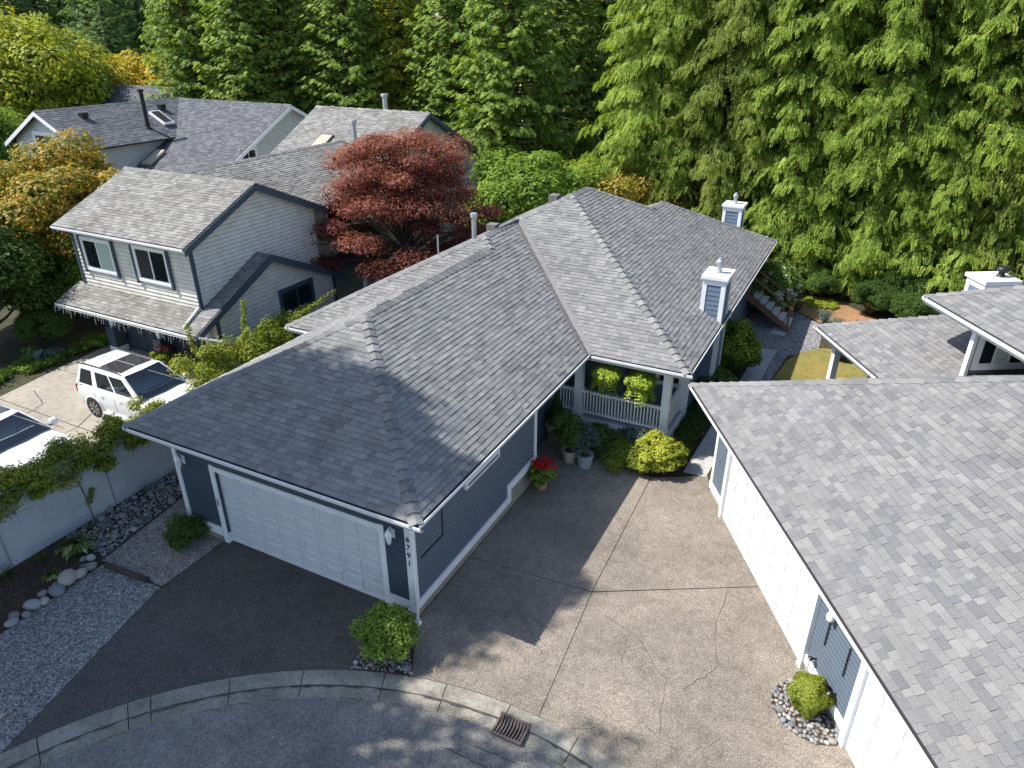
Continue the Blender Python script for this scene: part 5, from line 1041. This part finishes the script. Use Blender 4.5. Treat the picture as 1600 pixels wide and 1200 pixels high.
# trees standing out of view at the left whose shade falls on the garage and drive
T_SH = broadleaf(46, 18, 4.7, 60, 36000, .4, 'fol_green', .5, .36, frac=(.28, .42))
T_SP = broadleaf(48, 18, 4.7, 30, 2600, .45, 'fol_green', .5, .36, frac=(.26, .4))
for x, y, s_, a, l in ((-17.2, 14.3, (.62, 1.3), 1, 'slender tall leafy tree beyond the sedan and fence'), (-16.2, 12.0, (.86, .95), 0, 'tall leafy street tree behind the fence corner'), (-15.4, 8.3, (.5, 1.24), 3, 'slim leafy street tree rising between two broad street trees'), (-15.6, 5.2, (.9, .8), 2, 'leafy street tree beside the street end'), (-16.2, .6, (1., 1.), 4, 'leafy street tree farthest along the street')): plant('street_tree', T_SP if 3.9 < y < 9 else T_SH, l, 'tree', (x, y, 0), s_[0], a, sz=s_[1])
# ---------------------------------------------------------------- shrubs, pots and flowers
def bush(name, label, loc, rad, h, n, leaf, mat, seed, k=14, tint=.5, cat='shrub', frac=(.4, .6), base=.0, tvar=.16, **kw):
    return plant(name, broadleaf(seed, h, rad, k, n, leaf, mat, tint, base, frac=frac, tvar=tvar, **kw), label, cat, loc)
bush('dwarf_cypress', 'bright green dwarf cypress bush at garage corner beside the kerb', W(.0, -1.0), .56, 1.15, 9000, .075, 'fol_cypress', 61, 40, .5, frac=(.28, .42))
bush('low_conifer', 'low dark green round shrub on gravel by the garage door', W(-6.6, -.4), .46, .66, 9000, .06, 'fol_dark', 62, 30, .6, frac=(.4, .55))
m = MB(); m.tube([(0, 0, 0), (0, 0, .3)], .04, 6); L = Leaves(63); L.blob((0, 0, .43), (.36, .36, .4), 9000, .045, .5, .88, tvar=.2, flat=.8); L.blob((0, 0, .43), (.3, .3, .34), 2500, .06, .4, .6)
plant('clipped_box', (m.mesh('trunk', 'bark'), L.mesh('crown', 'fol_box')), 'clipped yellow green box ball in the round rock bed', 'shrub', (5.62, 9.25, .0))
bush('gold_cypress', 'golden thread leaf cypress mound in front of the porch', W(3.05, 8.15), .72, 1.0, 12000, .1, 'fol_lime', 64, 30, .62, frac=(.3, .45))
bush('heather', 'low green heather mound beside the golden cypress', W(2.15, 7.95), .62, .62, 7000, .06, 'fol_box', 65, 22, .45)
bush('dark_shrub', 'dark green spreading shrub under the porch skirting', W(1.55, 8.35), .6, .55, 5500, .07, 'fol_dark', 66, 18)
bush('blue_juniper', 'small blue grey juniper under porch railing', W(2.1, 8.85), .5, .62, 3500, .07, 'fol_bluegreen', 67, 14)
bush('dark_shrub', 'dark shrub between tall pots and the porch rail', W(.95, 8.4), .5, .7, 5000, .08, 'fol_dark', 68, 18)
L = Leaves(69)
for i in range(26): v = 8.9+i*.13+.2*math.sin(i); L.blob(W(3.3+.12*math.sin(i*2.2), v, .16), (.34, .34, .24+.06*math.sin(i*1.7)), 420, .085, .5, .5)
o = link('ground_cover', L.mesh('ground_cover', 'fol_dark')); tag(o, 'low dark leafy ground cover between porch and concrete walk', 'ground cover', None, 'stuff')
bush('rhododendron', 'tall yellow green rhododendron against the side wall by the walk', W(3.55, 15.6), .95, 2.1, 9000, .14, 'fol_lime', 70, 30, .45, frac=(.3, .45))
bush('dark_shrub', 'dark shrub filling the bed beside the side wall', W(3.4, 13.2), .7, 1.2, 6000, .1, 'fol_dark', 71, 22, .6)
# hydrangea with white flower heads
hy = bush('hydrangea', 'white flowering hydrangea behind the wooden back steps', W(3.7, 23.2), 1.25, 2.1, 7000, .16, 'fol_green', 72, 24, .4); r_ = random.Random(6)
for i in range(46):
    a, z = r_.uniform(0, 6.3), r_.uniform(.6, 2.15); q = 1.25*math.sqrt(max(.08, 1-((z-1.)/1.25)**2)); L = Leaves(200+i); L.blob((q*math.cos(a), q*math.sin(a), z), (.14, .14, .11), 60, .07, .6, .6); link('flower_head', L.mesh('flower_head', 'petal_white'), hy)
fl = bush('pink_flowers', 'little clump of pink flowers beside the pebble path', W(4.95, 13.9), .28, .4, 700, .07, 'fol_green', 73, 8)
for i in range(9): L = Leaves(260+i); a = i*2.4; L.blob((.22*math.cos(a), .22*math.sin(a), .42+.05*(i % 3)), (.07, .07, .05), 40, .05, .6, .5); link('flower_head', L.mesh('flower_head', 'petal_pink'), fl)
def blades(seed, n, h, spread, wd, mat, tint=.5, arch=.6):
    L = Leaves(seed); r = L.r; a = r.uniform(0, 6.28, n); hh = h*r.uniform(.6, 1.1, n); d = np.stack([np.cos(a), np.sin(a), np.zeros(n)], 1); b = d*(spread*.25*r.random(n))[:, None]; tn = np.clip(tint+r.normal(0, .2, n), 0, 1)
    k = 4; sp = spread*r.uniform(.3, 1., n)
    for i in range(k):
        t0, t1 = i/k, (i+1)/k; f = lambda t: b+d*(sp*t**1.6)[:, None]+np.array([0, 0, 1.])*(hh*(t-arch*t**2.4*.55))[:, None]
        p0, p1 = f(t0), f(t1); ax = p1-p0; ln = np.linalg.norm(ax, axis=1); L.add((p0+p1)/2, ax, d*.7+np.array([0, 0, .7])+r.normal(0, .1, (n, 3)), ln*1.5, wd*(1.25-t0)*np.ones(n), tn)
    m = MB(); m.tube([(0, 0, 0), (0, 0, .05)], .05, 6); return m.mesh('trunk', 'bark'), L.mesh('crown', mat)
HOS = blades(81, 90, .55, .5, .13, 'fol_hosta', .55, .9)
plant('hosta', HOS, 'large variegated hosta beside the river rocks and fence', 'plant', W(-8.75, -1.95), 1.0)
plant('hosta', HOS, 'small pale hosta in bare soil near border stones', 'plant', W(-8.35, -2.85), .48, 1.)
for i, (u, v, s_, l) in enumerate(((-9.3, -1.2, .5, 'thin weed at the fence foot by river rocks'), (-9.3, .4, .6, 'small dark fern growing at the foot of the fence'), (-9.35, -3.3, .8, 'dark strappy plant in soil against the fence'), (-9.2, -2.6, .7, 'thin leafy plant between hosta and fence'))): plant('weed', blades(90+i, 26, .6, .4, .035, 'fol_dark', .5, .5), l, 'plant', W(u, v), s_)
GRS = blades(84, 160, .75, .35, .03, 'fol_bluegreen', .6, .4)
for i, (u, v) in enumerate(((6.7, 21.9), (7.4, 21.6), (6.2, 22.6))): plant('iris_clump', GRS, 'blue green iris clump at the edge of the orange mulch', 'plant', W(u, v), 1.1, i, 'iris clumps by the mulch')
for i, (u, v, s_) in enumerate(((5.6, 25.9, .9), (7.9, 24.6, 1.), (9.6, 23.6, 1.), (11.6, 23.2, 1.1), (14, 22.6, 1.1), (9, 26, 1.2), (12, 25.4, 1.2))): plant('understorey_shrub', T_GRN, 'dark shrub in the shade under the cedar row', 'bush', W(u, v), .32*s_, i, 'shrubs under the cedars', 'fol_dark')
L = Leaves(86)
for i in range(30): L.blob(W(5.2+r_.uniform(0, 1.3), 24.6+r_.uniform(0, .9), .08), (.25, .25, .12), 200, .09, .6, .3)
tag(link('ground_cover', L.mesh('ground_cover', 'fol_lime')), 'patch of bright green ground cover beyond the orange mulch', 'ground cover', None, 'stuff')
# fire bowl on the lawn
fb = empty('fire_bowl', 'round black bowl on short stand on the dry lawn', 'bowl', W(7.15, 18.8))
m = MB(); m.lathe([(.1, .12), (.24, .17), (.33, .27), (.36, .33), (.34, .33), (.25, .22), (.05, .2)], (0, 0), 20); m.build('bowl', 'bowl_black', fb, True)
for a in (0, 2.1, 4.2): m = MB(); m.tube([(.12*math.cos(a), .12*math.sin(a), .16), (.2*math.cos(a), .2*math.sin(a), .0)], .014, 5); m.build('leg', 'bowl_black', fb)
# pots
def pot(name, label, loc, rt, rb_, h, mat):
    e = empty(name, label, 'pot', loc); m = MB(); m.lathe([(rb_, 0), (rt*.97, h*.82), (rt*1.06, h*.84), (rt*1.06, h), (rt*.93, h), (rt*.9, h*.9)], (0, 0), 22); m.build('pot', mat, e, True)
    m = MB(); m.lathe([(rt*.9, h*.86), (rt*.5, h*.9), (.01, h*.92)], (0, 0), 16); m.build('soil', 'soil', e); return e
def potted(e, seed, rad, hh, n, leaf, mat, base, k=14, tint=.5, **kw):
    t_, c_ = broadleaf(seed, hh, rad, k, n, leaf, mat, tint, .05, **kw); a = link('stem', t_, e); b = link('foliage', c_, e); a.location.z = b.location.z = base; return b
e = pot('geranium_pot', 'terracotta pot of red geraniums at the garage wall corner', W(.36, 5.72, .006), .2, .14, .32, 'terracotta'); potted(e, 101, .38, .6, 2600, .09, 'fol_green', .2, 16, .6); r_ = random.Random(8)
for i in range(22): L = Leaves(300+i); a = i*2.4; q = .4*math.sqrt(r_.random()); L.blob((q*math.cos(a), q*math.sin(a), .55+.32*math.sqrt(max(0, 1-(q/.45)**2))), (.065, .065, .05), 46, .05, .6, .4); link('flower_head', L.mesh('flower_head', 'petal_red'), e)
e = pot('conifer_pot', 'round blue grey pot holding a feathery blue conifer', W(1.03, 7.32, .006), .25, .2, .42, 'pot_grey'); potted(e, 102, .36, 1.05, 3600, .07, 'fol_bluegreen', .35, 18, .25)
e = pot('patterned_pot', 'pale patterned pot with dark leafy bush beside the blue pot', W(.52, 7.38, .006), .24, .17, .4, 'pot_tan'); potted(e, 103, .5, 1.25, 5200, .08, 'fol_dark', .3, 22, .65)
e = pot('tall_pot', 'large tan pot with clipped dark cone by the porch entry', W(-.35, 8.35, .006), .34, .25, .62, 'pot_tan')
m = MB(); m.tube([(0, 0, .5), (0, 0, .9)], .03, 6); m.build('stem', 'bark', e); L = Leaves(104)
for i in range(16): f = i/15; L.blob((0, 0, .72+f*.85), (.3*(1-f)+.04, .3*(1-f)+.04, .13), int(420*(1.1-f)), .06, .5, .6)
link('foliage', L.mesh('foliage', 'fol_dark'), e)
e = pot('flower_pot', 'pot of pink flowers standing by navy garage doors', W(-15.3, 6.1, .006), .22, .16, .4, 'terracotta'); potted(e, 105, .36, .7, 1500, .1, 'fol_lime', .3, 12)
for i in range(7): L = Leaves(340+i); a = i*2.4; L.blob((.2*math.cos(a), .2*math.sin(a), .95+.06*(i % 3)), (.08, .08, .07), 40, .06, .6, .4); link('flower_head', L.mesh('flower_head', 'petal_red' if i % 2 else 'petal_pink'), e)
# hanging ferns
def fern_mesh(seed):
    L = Leaves(seed); r = L.r; n = 130; a = r.uniform(0, 6.28, n); d = np.stack([np.cos(a), np.sin(a), np.zeros(n)], 1); el = r.uniform(-.1, 1.15, n); ln = r.uniform(.4, .62, n); tn = np.clip(.55+r.normal(0, .25, n), 0, 1)
    f = lambda t: d*(ln*t*(1.0-.55*np.abs(el)))[:, None]+np.array([0, 0, 1.])*(ln*(.95*el*t-1.05*t**2.1))[:, None]
    for i in range(11):
        t = (i+.5)/11; p = f(t); ax = f(t+.05)-f(t-.05); sd = np.cross(ax, [0, 0, 1.]); sd /= np.linalg.norm(sd, axis=1, keepdims=True)+1e-9; w_ = .12*math.sin(math.pi*min(1, .25+t*.75))+.025
        for sg in (-1, 1): L.add(p+sd*sg*w_*.5, sd*sg+ax*4+r.normal(0, .15, (n, 3)), d*.5+np.array([0, 0, .8])+r.normal(0, .3, (n, 3)), w_*1.2*np.ones(n), .042*np.ones(n), tn)
    L.blob((0, 0, .05), (.46, .46, .3), 1500, .17, .55, .55, 1.1, .22, .5, .25, .8)
    return L.mesh('frond', 'fol_fern')
FERN = fern_mesh(111)
for u, l in ((.98, 'hanging fern basket over the porch rail next to the roof valley'), (2.06, 'hanging fern basket over the porch rail next to corner column')):
    e = empty('hanging_fern', l, 'fern', W(u, 8.9, 2.28), u*2); link('frond', FERN, e); m = MB(); m.lathe([(.09, -.2), (.16, -.08), (.17, 0), (.12, 0)], (0, 0), 14); m.build('basket', 'bowl_black', e, True)
    for a in (0, 2.1, 4.2): m = MB(); m.tube([(.16*math.cos(a), .16*math.sin(a), 0), (0, 0, .42), (0, 0, .56)], .006, 4); m.build('chain', 'bowl_black', e)
# climbing rose on the fence
L = Leaves(121); tr = MB(); r_ = random.Random(12)
for x, v in ((.07, -.95), (.08, -4.2)): tr.tube([(x+.06, v, 0), (x+.03, v-.02, .8), (x, v-.1, 1.5), (x-.05, v+.05, 1.95)], [.015, .013, .012, .008], 6)
for i in range(120):
    v = -6.2+i*.068; z = 1.92+.16*math.sin(i*.35)+r_.uniform(-.15, .2); q = r_.uniform(.18, .36); x = r_.uniform(-.5, .28)
    if r_.random() < .25: z -= .3; x = .22
    L.blob((x, v, z), (q*1.1, q*1.3, q*.85), 300, .075, .45+r_.uniform(-.15, .2), .25, tvar=.2); tr.tube([(0, v-.2, 1.93), (x, v, z)], .008, 4, False)
for i in range(9): L.blob((.12, -.93+.02*i, .55+.04*i), (.09, .09, .07), 14, .07, .4, .2)
cr = empty('climbing_rose', 'climbing rose with yellow green leaves sprawling over the fence top', 'climber', W(-9.65, 0), PSI); link('stems', tr.mesh('stems', 'bark'), cr); link('foliage', L.mesh('foliage', 'fol_box'), cr)
L = Leaves(122); tr = MB()
for i in range(130):
    v = 3.6+5.6*r_.random(); x = r_.uniform(-.8, .75); z = .35+2.2*r_.random()*(1-.35*abs(x)); q = r_.uniform(.24, .46); L.blob((x, v, z), (q, q, q*.8), 240, .095, .5+r_.uniform(-.2, .25), .25, tvar=.2)
    if i % 3 == 0: tr.tube([(x*.3, v+r_.uniform(-.3, .3), 0), (x*.6, v, z*.6), (x, v, z)], [.02, .014, .006], 5, False)
for i, (x, v, dx, dv, hh) in enumerate(((-.5, 4.5, -.3, .2, .9), (.2, 8., .9, .9, .7), (.1, 8.6, .4, 1.6, .5), (-.4, 6.5, -.2, .4, 1.), (.4, 5.5, .2, .3, .6))):
    for k in range(8): t = (k+1)/8; L.blob((x+dx*t, v+dv*t, 2.2+hh*t), (.13, .13, .1), 26, .09, .6, .2)
    tr.tube([(x, v, 1.2), (x, v, 2.2), (x+dx, v+dv, 2.2+hh)], [.012, .01, .004], 4, False)
cr = empty('shrub_rose', 'tall yellow green rose thicket between cream house and blue house', 'shrub', W(-10.9, 0), PSI); link('stems', tr.mesh('stems', 'bark'), cr); link('foliage', L.mesh('foliage', 'fol_box'), cr)
# neighbour's shade garden
for i, (u, v, s_, mt, l) in enumerate(((-20.6, 4.9, 1.5, 'fol_bluegreen', 'big blue hosta in shade beside the cream house drive'), (-20.2, 2.6, 1.3, 'fol_green', 'green leafy clump at the edge of neighbour drive'), (-21.6, 2.2, 1.4, 'fol_bluegreen', 'blue green hosta behind the leafy clump by neighbour drive'), (-19.9, 6.6, 1., 'fol_green', 'small green plant at foot of cream house corner'))): plant('hosta', HOS, l, 'plant', W(u, v), s_, i*1.1, None, mt)
L = Leaves(131)
for i in range(70): v = -2+9*r_.random(); L.blob(W(-19.6-.06*v-abs(r_.gauss(0, .7)), v, .12), (.3, .3, .2), 150, .1, .45, .35)
tag(link('ground_cover', L.mesh('ground_cover', 'fol_green')), 'leafy ground cover edging the neighbour drive', 'ground cover', None, 'stuff')
# blue tarpaulin behind the house
m = MB(); m.add([(-.5, -.4, 0), (.5, -.45, 0), (.55, .4, 0), (-.45, .5, 0), (-.3, -.2, .75), (.35, -.25, .9), (.3, .25, .8), (-.25, .2, .6)], [(0, 1, 5, 4), (1, 2, 6, 5), (2, 3, 7, 6), (3, 0, 4, 7), (4, 5, 6, 7), (3, 2, 1, 0)])
o = m.build('tarpaulin', 'tarp_blue', None); o.location = XY(1022, 41.5, 2.); o.scale = (1.2, 1.2, 2.4); tag(o, 'bright blue tarpaulin bundle half hidden behind the cedars', 'tarpaulin')
